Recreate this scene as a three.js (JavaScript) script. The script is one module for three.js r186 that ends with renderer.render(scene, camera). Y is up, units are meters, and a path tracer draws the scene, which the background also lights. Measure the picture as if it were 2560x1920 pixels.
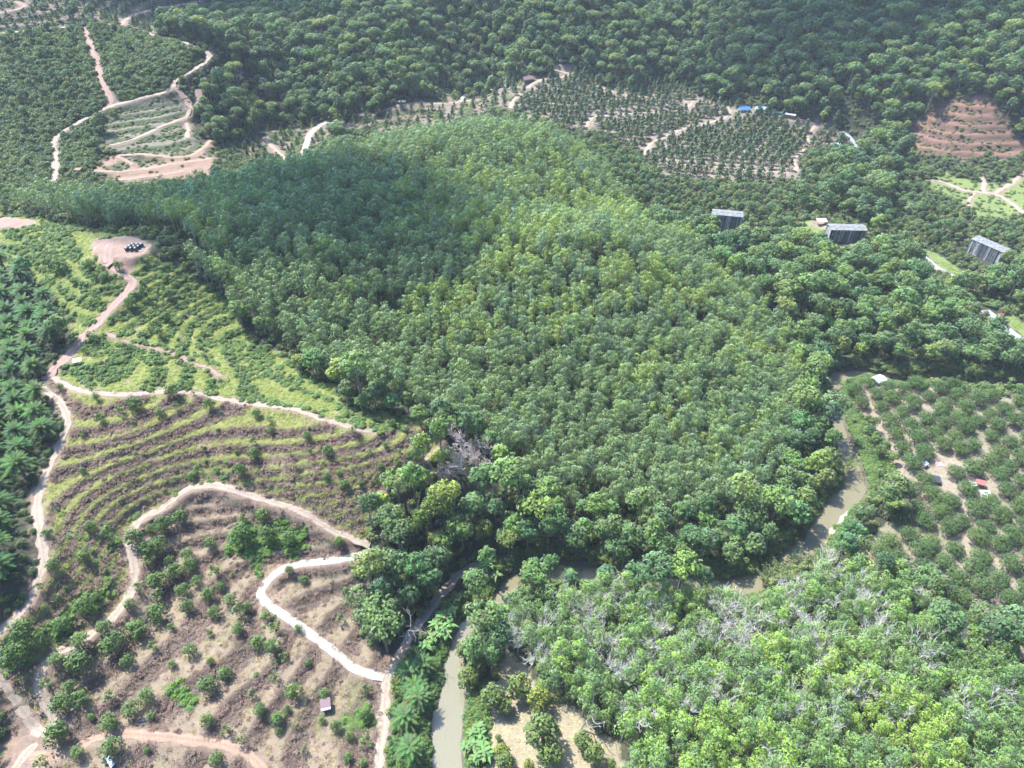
import * as THREE from 'three';
import { Sky } from 'three/addons/objects/Sky.js';
import { mergeGeometries } from 'three/addons/utils/BufferGeometryUtils.js';

// ---------------------------------------------------------------- camera, sky, sun, exposure
const scene = new THREE.Scene();
const camera = new THREE.PerspectiveCamera(58, 4 / 3, 1, 6000);
camera.position.set(0, 195, 0);
camera.rotation.set(-40 * Math.PI / 180, 0, 0);
camera.updateMatrixWorld(true);

const sunDir = new THREE.Vector3(-0.40, 0.86, -0.32).normalize();
const sky = new Sky();
sky.name = 'sky';
sky.scale.setScalar(5000);
sky.material.uniforms.sunPosition.value.copy(sunDir);
sky.material.uniforms.turbidity.value = 9;
sky.material.uniforms.rayleigh.value = 0.75;
sky.material.uniforms.mieCoefficient.value = 0.005;
sky.userData = { kind: 'structure', label: 'hazy bright midday sky above the plantation valley', category: 'sky' };
scene.add(sky);
scene.environmentIntensity = 0.22;
const sun = new THREE.DirectionalLight(new THREE.Color(1, 0.945, 0.83), 5);
sun.position.copy(sunDir).multiplyScalar(1500).add(new THREE.Vector3(0, 0, -350));
sun.target.position.set(0, 0, -350);
sun.castShadow = true;
Object.assign(sun.shadow.camera, { left: -700, right: 700, top: 700, bottom: -700, near: 10, far: 3500 });
sun.shadow.mapSize.set(4096, 4096);
sun.name = 'sun';
scene.add(sun, sun.target);
scene.fog = new THREE.FogExp2(new THREE.Color(0.86, 0.91, 0.95), 0.00009);

const renderer = new THREE.WebGLRenderer({ antialias: true });
renderer.setSize(1024, 768);
renderer.toneMapping = THREE.LinearToneMapping;
renderer.toneMappingExposure = 2.5;
renderer.shadowMap.enabled = true;

// ---------------------------------------------------------------- surveyed positions, metres: x east, z south, the camera stands above 0, 0
const SITE = {
  roads: [
    {"n":"inner_dirt_road","k":"dirt","w":2.7,"p":[[-45.1,-136.2],[-50.7,-137.1],[-56.3,-138.4],[-61.4,-140.6],[-66,-142.9],[-74.1,-145],[-81.7,-146.7],[-89.3,-148.4],[-94.4,-149.5],[-99.2,-149.4],[-103.8,-148],[-107.4,-144.8],[-110.6,-140.9],[-113,-139.7],[-115.4,-136.1],[-116.6,-132.7],[-115.9,-129.2],[-113.7,-125.9],[-111.7,-121.5],[-110.5,-116.8],[-110.4,-113],[-111.7,-107.6],[-113.5,-103.5],[-115.6,-100.3],[-118.4,-97.1],[-121.2,-94.1],[-122.8,-91.6],[-122.8,-88.9],[-121.6,-86.4],[-119.5,-83.6],[-117.5,-81.1],[-117.1,-79.1],[-118.3,-76.6],[-119.4,-74.2],[-120.6,-71.2],[-121,-67.9]]},
    {"n":"lower_left_dirt_road","k":"dirt","w":2.6,"p":[[-118.3,-77.3],[-121.2,-78.8],[-124.1,-81.2],[-127,-83.8],[-129.7,-86],[-132.8,-88.2]]},
    {"n":"bottom_dirt_road","k":"orange","w":2.6,"p":[[-118.9,-71.6],[-114.2,-72],[-111.1,-72.8],[-108.3,-75],[-104.5,-76.9],[-99.5,-77.7],[-93.1,-77.8],[-87.4,-77.8],[-81.5,-77.4],[-75.6,-77],[-70.8,-76.2],[-67,-74.7],[-63.2,-71.7],[-60.7,-69]]},
    {"n":"palm_side_dirt_road","k":"dirt","w":2.6,"p":[[-162.3,-183.5],[-158.5,-179.6],[-153.1,-175],[-148.4,-170.6],[-145.1,-166.6],[-143.6,-163.5],[-143,-158.9],[-143.1,-153.9],[-143,-147.8],[-142.6,-142],[-140.7,-135.5],[-138.3,-130.5],[-135.7,-126.1],[-132.8,-121.4],[-130,-116.3],[-129.3,-112],[-129.3,-107.8],[-129.6,-103.7],[-131.1,-100.8],[-132.8,-98],[-134.7,-95.8]]},
    {"n":"hill_pad_dirt_road","k":"pink","w":3.6,"p":[[-159.8,-183.8],[-158.6,-188.5],[-156.6,-191.8],[-155.8,-197.7],[-154.5,-202.9],[-151.9,-208],[-149.8,-214.7],[-147.5,-220],[-145.5,-224.6],[-145.3,-228.1],[-148.1,-230.4],[-153.5,-233],[-157,-236.3],[-155.9,-234.1],[-158,-239.3],[-160.1,-245.8],[-160.5,-248.7]]},
    {"n":"ridge_dirt_road","k":"dirt","w":2,"p":[[-161.9,-184.5],[-157.6,-183.8],[-152.6,-180.2],[-147,-177.3],[-139.8,-175.3],[-131.9,-174.8],[-124.9,-176.1],[-118.3,-178.5],[-113.2,-179.5],[-106.2,-179.8],[-98.1,-178.4],[-90,-177.3],[-81.8,-176.2],[-73.6,-174.7],[-66.8,-172.2],[-62.4,-170.5],[-57.9,-170],[-52.5,-168.3],[-46.8,-168.2]]},
    {"n":"concrete_track","k":"white","w":2.7,"p":[[-45.3,-133],[-52.9,-131.2],[-53.6,-130.9],[-60.2,-129.9],[-67.2,-128.9],[-71.7,-127.1],[-74.8,-123.7],[-75.9,-119.6],[-73,-116.3],[-67.7,-113.2],[-61.1,-109.4],[-54.7,-105.5],[-49.9,-102.6],[-45.7,-99.9],[-41.6,-98.6],[-36.5,-97.9]]},
    {"n":"riverside_track","k":"dirt","w":2.8,"p":[[-35,-71],[-35,-73.8],[-35.2,-79.4],[-35.2,-85.5],[-35.5,-91.8],[-35.7,-97.1],[-34.4,-102.2],[-32.4,-106.5],[-30.6,-110.9],[-26.1,-118],[-22.7,-123.5],[-18.1,-129.5],[-12.9,-133.9],[-5.9,-137.6]]},
    {"n":"green_slope_path","k":"pink","w":1.3,"p":[[-147.2,-204],[-139.8,-201.3],[-133.3,-200.6],[-128,-200.1],[-121.9,-199.3],[-115.5,-196.2],[-109.1,-194.4],[-103.2,-189.7]]},
    {"n":"terrace_edge_path","k":"pink","w":1.6,"p":[[-24.8,-167.6],[-28.6,-162.8],[-33.9,-158.4],[-38.7,-154.4],[-43,-150.6]]},
    {"n":"far_left_dirt_road","k":"dirt","w":4.2,"p":[[-268.8,-385.2],[-277.8,-407.2],[-283.8,-421.7],[-291.3,-435.7],[-292.4,-444.4],[-288.2,-453.6],[-281.5,-464.8],[-272.1,-478.2],[-260.2,-488.1],[-249,-496.2],[-237.7,-501.7],[-237,-509.7],[-230,-516.4],[-225.3,-532.1],[-223.2,-545.9],[-225.8,-550.9]]},
    {"n":"far_crest_track","k":"dirt","w":3.2,"p":[[-386,-552.5],[-377.3,-557.1],[-364.4,-565],[-348.9,-575.2],[-333.7,-585.3],[-326.9,-596.2],[-314.3,-593.9],[-291.8,-582.4],[-269.1,-569.3],[-247.8,-558.7],[-234.7,-550]]},
    {"n":"far_scar_strip","k":"pink","w":4.5,"p":[[-328.1,-582.8],[-315.1,-559.4],[-303.3,-539.9],[-294.6,-522],[-284.5,-503.6],[-275.2,-488.5],[-270.4,-479.1]]},
    {"n":"far_spur_track","k":"pink","w":4.5,"p":[[-235.9,-503.1],[-229.3,-499.6],[-223.7,-493.4],[-220.6,-493.1],[-220.3,-501.8],[-221.3,-507.9]]},
    {"n":"far_spur_path","k":"dirt","w":3,"p":[[-223.1,-490.1],[-224.9,-481.6],[-220.4,-472.8],[-216.9,-459.1]]},
    {"n":"far_terrace_track","k":"dirt","w":2.6,"p":[[-224.9,-485.2],[-234.7,-468.8],[-244.7,-453.5],[-251.9,-446],[-259.7,-440.7]]},
    {"n":"orange_terrace_cut","k":"orange","w":3,"p":[[-250.3,-430.7],[-238.1,-434.3],[-218.3,-433.2],[-209.5,-435.9],[-205.2,-451.3],[-206.8,-470.5]]},
    {"n":"orange_terrace_cut","k":"orange","w":3.2,"p":[[-257,-409.8],[-239.8,-412.5],[-223.6,-420],[-211.2,-426.3],[-199.5,-432.3],[-195.5,-439.8]]},
    {"n":"orange_terrace_cut","k":"orange","w":2.8,"p":[[-238,-399.5],[-227.3,-404.9],[-219.5,-408.9],[-204.7,-415.6]]},
    {"n":"orange_terrace_cut","k":"orange","w":2.4,"p":[[-250.6,-428.9],[-245,-426.4],[-237.5,-421.3]]},
    {"n":"far_cleared_track","k":"pink","w":4,"p":[[-214.7,-554.9],[-208.1,-558.5],[-206.2,-554.3],[-202.9,-561.8],[-194.7,-567]]},
    {"n":"far_top_track","k":"pink","w":3.5,"p":[[-304.3,-593.7],[-317.2,-635.1],[-317.3,-671.2],[-307.3,-697.2],[-293.2,-716.5],[-283.4,-728.2]]},
    {"n":"far_top_track","k":"pink","w":3.5,"p":[[-274.5,-577.2],[-272.8,-606.9],[-273.6,-669.2],[-276.7,-682.9]]},
    {"n":"far_top_track","k":"pink","w":3.2,"p":[[-393.8,-582.6],[-385.2,-590.6],[-379.7,-602.8],[-389.5,-609.3]]},
    {"n":"far_white_road","k":"white","w":4.5,"p":[[-146.4,-473.5],[-148.8,-495.4],[-149.6,-514.7],[-145,-527],[-138.9,-529.9]]},
    {"n":"valley_track","k":"dirt","w":3.2,"p":[[-182.9,-506.1],[-171.7,-491.9],[-152.6,-462.3]]},
    {"n":"plantation_ridge_road","k":"dirt","w":3,"p":[[-99.9,-543.1],[-85.4,-552.5],[-71.2,-556.3],[-55.6,-557.8],[-41.3,-563.2],[-29.4,-571.6]]},
    {"n":"plantation_white_road","k":"white","w":3.6,"p":[[-40.9,-565.9],[-39.4,-592.6],[-36,-603.3],[-30.9,-606.2],[-19.1,-606.1],[-6.9,-575.5]]},
    {"n":"plantation_climb_road","k":"dirt","w":3.4,"p":[[-1.3,-532.9],[1.7,-545.4],[8.9,-557.6],[17.6,-568.1],[23.7,-571.3],[36.1,-574.1],[46.3,-580.2],[41.4,-582.2],[32.7,-582.9],[34,-586.8],[40.4,-589.9]]},
    {"n":"plantation_row_road","k":"dirt","w":3,"p":[[54.7,-505.4],[56.6,-515],[61.8,-522.5],[74.9,-526.4],[93.2,-531.6],[112,-537.9],[130.4,-546.1],[138.8,-554.7],[143.1,-564.6]]},
    {"n":"plantation_top_road","k":"dirt","w":3,"p":[[71.7,-569.9],[77.3,-563.3],[84.5,-561],[96.7,-560.6],[109.5,-562.5],[122.1,-563.4],[133.5,-563.8],[143.3,-565.9],[153.9,-564],[162.3,-558],[168.2,-551.1],[167.9,-543.1],[160.3,-534.8],[148.1,-527.6],[137.2,-520.2],[127.8,-514.1],[111.9,-499.1],[101.8,-491.8],[96.2,-483.1],[92.2,-469.6]]},
    {"n":"plantation_bottom_road","k":"dirt","w":2.6,"p":[[102.1,-459.7],[117.7,-457.7],[130.1,-456.1],[145.5,-453.5],[160.6,-450.6],[175.8,-448.4],[189.7,-447.7],[193.6,-455.4],[195.5,-468.4],[203.9,-480.8],[210.8,-491.4]]},
    {"n":"plantation_side_road","k":"dirt","w":2.8,"p":[[222.8,-499.5],[219.1,-506.4],[219.6,-512.5],[223.2,-517.7],[228,-524.3],[223.9,-527.7],[211.9,-530.6],[204.5,-534]]},
    {"n":"valley_asphalt_road","k":"asphalt","w":5.5,"p":[[245.4,-515.3],[247.8,-511.8],[249,-504.2],[247.3,-493.4],[241.4,-474.7]]},
    {"n":"valley_asphalt_road","k":"asphalt","w":4.6,"p":[[218.8,-346.4],[221,-343.3],[224.1,-334.5],[226.1,-323.8],[231.2,-315.1]]},
    {"n":"valley_asphalt_road","k":"asphalt","w":5.2,"p":[[232.5,-284.2],[233.8,-278.1],[234.4,-270.9],[235.3,-263.2],[238.2,-254.5]]},
    {"n":"field_dirt_road","k":"dirt","w":3.2,"p":[[276.3,-435.7],[284.2,-430.5],[290.2,-421.8],[299.2,-418],[307.3,-414.9],[309.7,-406.8],[309.2,-386.5],[307.7,-369.6]]},
    {"n":"field_dirt_road","k":"dirt","w":2.8,"p":[[301.5,-417.8],[308.1,-431.2],[310.6,-442.3]]},
    {"n":"field_dirt_road","k":"dirt","w":3,"p":[[307.9,-416],[318.7,-423.8],[332.5,-435.2],[342.6,-445.6]]},
    {"n":"field_dirt_road","k":"dirt","w":2,"p":[[295.8,-417.2],[286.8,-406.8],[283,-398.3]]}
  ],
  pads: [[-149,-243.9,6.5],[-157.3,-246,7],[184.6,-349.1,8],[118,-350.4,7],[259.2,-334.8,8],[179.8,-369,5],[186.4,-363.9,5],[-120.6,-74.6,6],[-118.9,-71.5,6],[178.6,-544,5],[238,-500.2,5],[12.1,-570.9,4]],
  river: [[-17.1,-53.5,8.5],[-17.4,-66.6,8.5],[-17.5,-74.4,8],[-18.1,-89,8.5],[-16.6,-97.9,7],[-17.3,-105.9,5.5],[-15.7,-111.4,5.5],[-13.9,-116.5,5],[-4.8,-122.1,5.5],[-2.1,-129.4,5.5],[5.2,-134.4,6],[19.7,-135.3,6],[33.2,-133.8,6],[46.7,-131.3,6],[56.8,-131.2,6],[65.8,-129.6,6],[76.1,-130.5,7],[83.6,-134.2,6],[93.6,-140,7],[101.9,-147,8],[109.4,-155,6],[118,-164.1,7.5],[126.3,-171.8,8.5],[129.7,-184.9,7],[131.5,-198.8,6],[133.8,-212.2,5.5],[135.4,-222.3,6.5],[141.2,-234.4,7],[149.7,-238.7,6],[159.1,-238.5,5],[167.4,-233.8,5],[182.5,-233.4,5],[196.6,-230.5,5],[220.1,-229.3,5],[251.4,-227,5]],
  zones: [
    {"k":"rubber","p":[[-269.7,-262],[-277.5,-275.7],[-229.1,-292.2],[-185.3,-310.6],[-155.1,-329.6],[-122.3,-355.7],[-83.6,-376.3],[-47.7,-460.7],[-8.1,-475.4],[27.6,-397.6],[49.9,-382.8],[61.4,-359.8],[64.8,-324.2],[88,-314.9],[99.1,-292.1],[122.1,-265.2],[123.9,-243.8],[117.6,-217.8],[108.7,-194.2],[101.2,-179.5],[86.6,-163.7],[63.5,-154],[42.9,-151.9],[23,-155.8],[6.8,-161.7],[-4.2,-172.2],[-14.1,-180],[-25.4,-183.6],[-39.5,-187.2],[-53.9,-191],[-69.5,-198.7],[-87.8,-215.6],[-105.3,-227.3],[-119.4,-235.6],[-129.7,-239.4],[-141.7,-241],[-146.6,-243.5],[-182.8,-258.3],[-213.4,-266.8]]},
    {"k":"bare_rubber","p":[[-4.7,-110.9],[2.4,-119.1],[21.2,-126.1],[39.8,-125.5],[58.1,-123.9],[78.4,-130.4],[99.4,-136.5],[110.3,-131.5],[122.8,-123.4],[123.4,-112.2],[124.2,-104.3],[134.5,-100.5],[141.3,-96.8],[162.8,-89.8],[141.3,-39.4],[31.9,-40.1],[28.1,-72.5],[20.2,-85.6],[8.8,-94.5],[2.3,-103]]},
    {"k":"palms","p":[[-270.6,-251.9],[-211.7,-251],[-203.7,-249],[-193.7,-241.6],[-190.9,-233.9],[-176.3,-224.6],[-164.5,-211.7],[-159.5,-202.4],[-158.6,-195],[-159.4,-187.9],[-163.3,-185],[-156.7,-176.8],[-150.2,-170.8],[-145.2,-164.2],[-143.4,-157.3],[-143.6,-150.6],[-143.5,-143.8],[-141.6,-135.4],[-139.5,-130.3],[-135.1,-122.4],[-131.4,-116.8],[-130.7,-111.5],[-130.7,-105],[-132.2,-100.9],[-134.8,-97.4],[-166.6,-89.1]]},
    {"k":"green_terrace","p":[[-299.1,-282],[-235.7,-295],[-211.3,-283.9],[-192.7,-273.3],[-170.3,-266],[-142.9,-247.9],[-142.2,-242.4],[-132.1,-244.2],[-127.6,-240.3],[-120.5,-240.2],[-115,-236.9],[-112.4,-230.5],[-108.5,-226.9],[-100,-218.3],[-95.8,-215.6],[-89.6,-209.1],[-81,-202.3],[-74.1,-197.3],[-64.8,-192.9],[-60.4,-182.7],[-51.8,-179.7],[-42.7,-179.1],[-32.6,-182.3],[-26.7,-180.3],[-46.8,-168.2],[-52.5,-168.3],[-57.9,-170],[-66.8,-172.2],[-73.6,-174.7],[-81.8,-176.2],[-90,-177.3],[-98.1,-178.4],[-106.2,-179.8],[-113.2,-179.5],[-124.9,-176.1],[-131.9,-174.8],[-139.8,-175.3],[-147,-177.3],[-152.6,-180.2],[-157.8,-184.2],[-158.6,-188.5],[-157.3,-193.4],[-158.9,-202.4],[-163.8,-211.6],[-175.8,-225.2],[-189.6,-234.2],[-193.6,-242.4],[-204.1,-249.9],[-270.9,-252.7]]},
    {"k":"brown_terrace","p":[[-162.6,-183.6],[-152.6,-180.2],[-139.8,-175.3],[-124.9,-176.1],[-113.2,-179.5],[-98.1,-178.4],[-81.8,-176.2],[-66.8,-172.2],[-57.9,-170],[-46.8,-168.2],[-35.1,-173.3],[-26.7,-178],[-22,-172.1],[-26.6,-164.4],[-33.9,-158],[-39.6,-151.8],[-42.9,-148.6],[-46.8,-145.1],[-45.1,-136.2],[-50.7,-137.1],[-61.4,-140.6],[-74.1,-145],[-89.3,-148.4],[-99.2,-149.4],[-107.4,-144.8],[-110.6,-140.9],[-115.4,-136.1],[-115.9,-129.2],[-111.7,-121.5],[-110.4,-113],[-113.5,-103.5],[-118.4,-97.1],[-122.8,-91.6],[-122.8,-88.9],[-121.6,-86.4],[-118.3,-82],[-118.7,-77.9],[-124.1,-81.2],[-129.7,-86],[-139.2,-90.6],[-136.7,-94.9],[-131.1,-100.8],[-129.3,-107.8],[-130,-116.3],[-135.7,-126.1],[-138.5,-130.8],[-142.6,-142],[-143.1,-153.9],[-143.6,-163.5],[-148.4,-170.6]]},
    {"k":"dry_knoll","p":[[-113,-139.7],[-116.6,-132.7],[-111.7,-121.5],[-110.4,-113],[-113.5,-103.5],[-118.4,-97.1],[-122.8,-91.6],[-122.8,-88.9],[-119.5,-83.6],[-117.5,-81.1],[-118.5,-77.3],[-126.2,-82.3],[-134,-84.7],[-137.8,-73.6],[-123.9,-46.3],[-35.2,-45.3],[-34.1,-66.3],[-35,-73.8],[-35.2,-85.5],[-35.7,-97.1],[-34.4,-102.2],[-32.3,-105.6],[-35.5,-105.3],[-41.6,-107.5],[-44.3,-111],[-44.6,-116.6],[-42.6,-121.4],[-44.3,-125.7],[-50.5,-126.8],[-46.2,-130.9],[-47.5,-133.8],[-44.8,-136.2],[-50.7,-137.1],[-61.4,-140.6],[-74.1,-145],[-89.3,-148.4],[-99.2,-149.4],[-107.4,-144.8]]},
    {"k":"palms","p":[[-166.6,-89.1],[-134.2,-93.9],[-131.9,-86.4],[-129.3,-83.6],[-126.5,-77.4],[-124.5,-72.4],[-124,-67.2],[-146.1,-49]]},
    {"k":"dry_clearing","p":[[-6.6,-101.5],[-0.7,-106.9],[3.8,-102.3],[5.5,-97.5],[10.7,-92.5],[12.8,-92.5],[17,-88.9],[21.7,-84.3],[26.7,-80.2],[27.6,-73.7],[28,-57.8],[-5.5,-58],[-5.1,-74.1],[-6.1,-79.8],[-8,-87.2],[-7.3,-92.4],[-4.7,-97.7]]},
    {"k":"orchard","p":[[142.5,-224.7],[148.5,-233.8],[158.4,-235.8],[173.3,-230.7],[184.3,-225.9],[192,-221.6],[207.8,-220.6],[215.1,-220.6],[262.1,-223.1],[174,-95.2],[154.8,-99.4],[147.4,-100.9],[145.1,-103.3],[140.9,-106.3],[136,-109.9],[128.4,-114.3],[128.3,-123.1],[127,-127.8],[115.6,-133.1],[111.8,-137.6],[116.7,-143.8],[125,-150.2],[138.1,-162.2],[145.5,-177],[146.6,-193.6],[146.1,-202.8],[143.1,-212.6],[142.9,-220.6]]},
    {"k":"far_terrace","p":[[-272.1,-478.2],[-260.2,-488.1],[-237.5,-500.7],[-230.9,-496.9],[-225,-490.2],[-218.9,-492.1],[-212,-469.4],[-206.1,-465.5],[-205.8,-450.5],[-218.8,-434.9],[-238.1,-434.3],[-256.8,-433],[-268.9,-444.9],[-271,-461.8]]},
    {"k":"orange_soil","p":[[-264.3,-432.9],[-256,-425.8],[-250.3,-430.7],[-218.6,-434.1],[-205.8,-450.5],[-206.7,-473],[-189.1,-430],[-187,-399.9],[-211.7,-391.2],[-212.5,-374.4],[-225.6,-382.2],[-238.6,-400.8],[-254.5,-404]]},
    {"k":"far_scrub","p":[[-424.8,-542.8],[-376.8,-556.1],[-347.9,-572.8],[-326.9,-596.2],[-290.7,-579.9],[-235.1,-547.9],[-223.9,-542.6],[-229.7,-515.1],[-236.7,-501.9],[-260.2,-488.1],[-281.5,-464.8],[-292.4,-444.4],[-285.1,-421.5],[-268,-383.7],[-341.6,-383.8]]},
    {"k":"far_scrub","p":[[-291.1,-441.1],[-280.6,-461.9],[-272.7,-473.6],[-271.7,-458.2],[-266.5,-436.1],[-258.6,-411.4],[-252.5,-399.5],[-267.1,-396.8],[-275.8,-407.8]]},
    {"k":"far_plantation","p":[[-459.9,-609.4],[-286.9,-738.7],[-268.5,-665.9],[-271.6,-575.7],[-302.1,-587.4],[-328.8,-600.3],[-374.4,-612.9],[-389.5,-585.4],[-439,-571.3]]},
    {"k":"far_plantation","p":[[-426.3,-545.8],[-377.3,-557.1],[-348.9,-575.2],[-328.8,-600.3],[-361.7,-609.9],[-377.5,-607.5],[-389.5,-585.4],[-437.8,-569.1]]},
    {"k":"plantation","p":[[-1.9,-530.2],[1.7,-547.9],[17.6,-570],[46.4,-583.1],[51.8,-590.1],[73.4,-574.7],[97.7,-568.3],[114.3,-598.1],[128.1,-604.5],[140.3,-588.3],[142.4,-591.5],[153.1,-573.4],[171.5,-550.2],[189,-544.2],[212.1,-532],[231.8,-527.2],[247.3,-514.5],[244.6,-506.8],[223.9,-502.8],[210.8,-491.4],[191.4,-448.2],[187.8,-436.5],[171.1,-432],[151.2,-433.9],[111.1,-439.6],[100.8,-437.6],[94.5,-456.6],[92.2,-469.6],[87.8,-487],[72.2,-497.6],[55.5,-501],[33.2,-506.1],[10.7,-515.1]]},
    {"k":"hilltop_soil","p":[[30.2,-584.6],[40.5,-592.6],[49.2,-589.3],[46.3,-581.2],[36.3,-579.8]]},
    {"k":"plantation_scrub","p":[[-128.2,-518.6],[-130.1,-529.3],[-101.5,-546.8],[-85.7,-556],[-38.2,-572.4],[-29.3,-597.4],[-0.7,-575.2],[14,-577],[23.8,-575.1],[11.4,-561.2],[-0.7,-535.5],[-29.8,-527.2],[-46.5,-513.9],[-92.2,-508.8]]},
    {"k":"plantation_scrub","p":[[-202.2,-470.3],[-189.9,-505],[-183.3,-531.5],[-166.5,-536.6],[-139.6,-533.7],[-133,-514.8],[-135.7,-482.7],[-140.8,-466.7],[-148,-454],[-162.9,-441.9],[-188.6,-457.9]]},
    {"k":"plantation_scrub","p":[[-63.5,-596.5],[-50.1,-602.6],[-44,-585.1],[-45.5,-570.7],[-61,-563.9]]},
    {"k":"red_knoll","p":[[300.6,-505.1],[314.5,-503.8],[324.8,-500.2],[336,-489.5],[336.9,-480.9],[343.5,-475],[358,-469.6],[354.9,-458.1],[333.6,-457],[310.4,-458.5],[288.8,-462.5],[279.5,-471.1],[280.4,-483.8],[282.6,-496.5],[290.8,-499.7]]},
    {"k":"light_field","p":[[270.6,-436.7],[288.2,-444.3],[299,-434],[311.4,-428.8],[322.8,-431.8],[344.6,-435],[303.4,-362.2],[307.6,-383.6],[296.7,-382.5],[279.9,-385.7],[278.2,-405],[267.5,-420.1]]},
    {"k":"light_field","p":[[163.4,-369.1],[176.7,-374.2],[193.7,-371],[195.5,-359.7],[183.4,-355.7],[169.5,-353.2],[160.7,-360.8]]},
    {"k":"light_field","p":[[224.6,-347.3],[237.4,-336.8],[237.7,-320],[239,-311],[230.8,-309.3],[226.1,-323.8],[225.6,-337.9]]},
    {"k":"light_field","p":[[237.1,-281.4],[242.4,-280],[247.6,-272],[238.9,-257],[236.7,-265.7]]},
    {"k":"pad_soil","p":[[-173.6,-256.4],[-164.7,-255],[-160.1,-256.1],[-153.8,-255.1],[-146.8,-249.9],[-144.5,-247.5],[-142.3,-246],[-144.1,-242.2],[-142.3,-238.7],[-145.4,-235.4],[-146.3,-232.9],[-144.6,-229.2],[-146.5,-228.6],[-150.9,-230.3],[-154.4,-232.3],[-156.9,-235.4],[-159,-236.9],[-163.5,-239.9],[-169.1,-247.5]]},
    {"k":"pad_soil","p":[[-239.3,-282.9],[-231.5,-288.2],[-224.9,-288.2],[-206.4,-276.8],[-210.3,-271.4],[-222.2,-273.3]]},
    {"k":"gravel","p":[[-123.2,-77.2],[-121.2,-77.2],[-119.4,-75.1],[-121.3,-73.3]]},
    {"k":"gravel","p":[[-123.2,-70.3],[-119.7,-73.2],[-115.3,-72.1],[-116.2,-70.5],[-117.6,-67.4],[-122.7,-67.3]]},
    {"k":"pad_soil","p":[[-117.4,-79.9],[-115.5,-81.7],[-112,-80.3],[-111.7,-78.3],[-115.2,-78.5]]},
    {"k":"green_patch","p":[[-90.9,-136.9],[-86.6,-139.8],[-73.7,-141.5],[-66.1,-138.8],[-62,-136.8],[-67.7,-132.1],[-73.6,-133.2],[-77.1,-128.6],[-78.1,-124.3],[-81.5,-129.6],[-89.9,-132]]},
    {"k":"green_patch","p":[[-132.9,-94.3],[-128.4,-97.4],[-124.2,-99.9],[-121.2,-104.2],[-117.5,-112.7],[-117.7,-120.9],[-120.9,-125.7],[-124.8,-131.5],[-122.3,-134.4],[-119.2,-128.3],[-116.4,-118],[-115.4,-108.1],[-119.9,-99.8],[-124.4,-94.7],[-125.3,-91.8],[-131.6,-89.3]]},
    {"k":"green_patch","p":[[-92.2,-90.2],[-88.8,-92],[-84,-88.3],[-85.3,-85.8],[-89.6,-87.2]]},
    {"k":"green_patch","p":[[-47,-87.6],[-43.8,-88.3],[-39,-89.4],[-37.6,-85.8],[-42.4,-84.7],[-46.4,-84.4]]},
    {"k":"riverside","p":[[-33.2,-64.6],[-35,-73.8],[-35,-85.5],[-35.7,-97.1],[-34.2,-102.2],[-31.6,-107.1],[-27.1,-107.9],[-22.9,-113],[-17.7,-120.2],[-14.7,-118.4],[-17.2,-111.3],[-19.2,-106.4],[-19,-97.9],[-22.3,-89],[-20.6,-74.2],[-19.7,-64.8]]},
    {"k":"riverside","p":[[-13.7,-64.9],[-14.3,-74.4],[-14.2,-84],[-13.9,-89],[-13.6,-95.6],[-9.2,-96.9],[-6.5,-97.8],[-7.7,-92.4],[-8,-87.2],[-6.1,-79.8],[-5.1,-74.1],[-5.3,-64.9]]},
    {"k":"bank_scrub","p":[[139.1,-226.6],[145.4,-232.9],[145.5,-225.7],[141.9,-219.6],[143.3,-211.6],[145.4,-201],[146.3,-192.8],[145.1,-178.6],[137,-162.2],[128.5,-165.6],[133.7,-181.8],[133.1,-196.1],[135.3,-212.6]]},
    {"k":"sand","p":[[113.8,-162.3],[119.4,-162.3],[116.9,-152.5],[113.1,-146.5],[108.8,-147.9],[106.5,-150.6]]},
    {"k":"light_field","p":[[114.1,-372.3],[132.3,-367.8],[146.5,-360.4],[137.2,-353.1],[115.4,-366.7]]}
  ],
  walls: [
    {"h":3.2,"p":[[-33.1,-615.7],[-27.2,-617.1],[-16.6,-614.5],[-8.6,-606.3],[-3.8,-577.1]]},
    {"h":2.6,"p":[[-45.1,-603.5],[-42,-606.4],[-38.4,-604.4]]},
    {"h":2.2,"p":[[-66.8,-598.8],[-60.3,-603.7],[-52.7,-604],[-47.7,-604.2]]}
  ],
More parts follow.
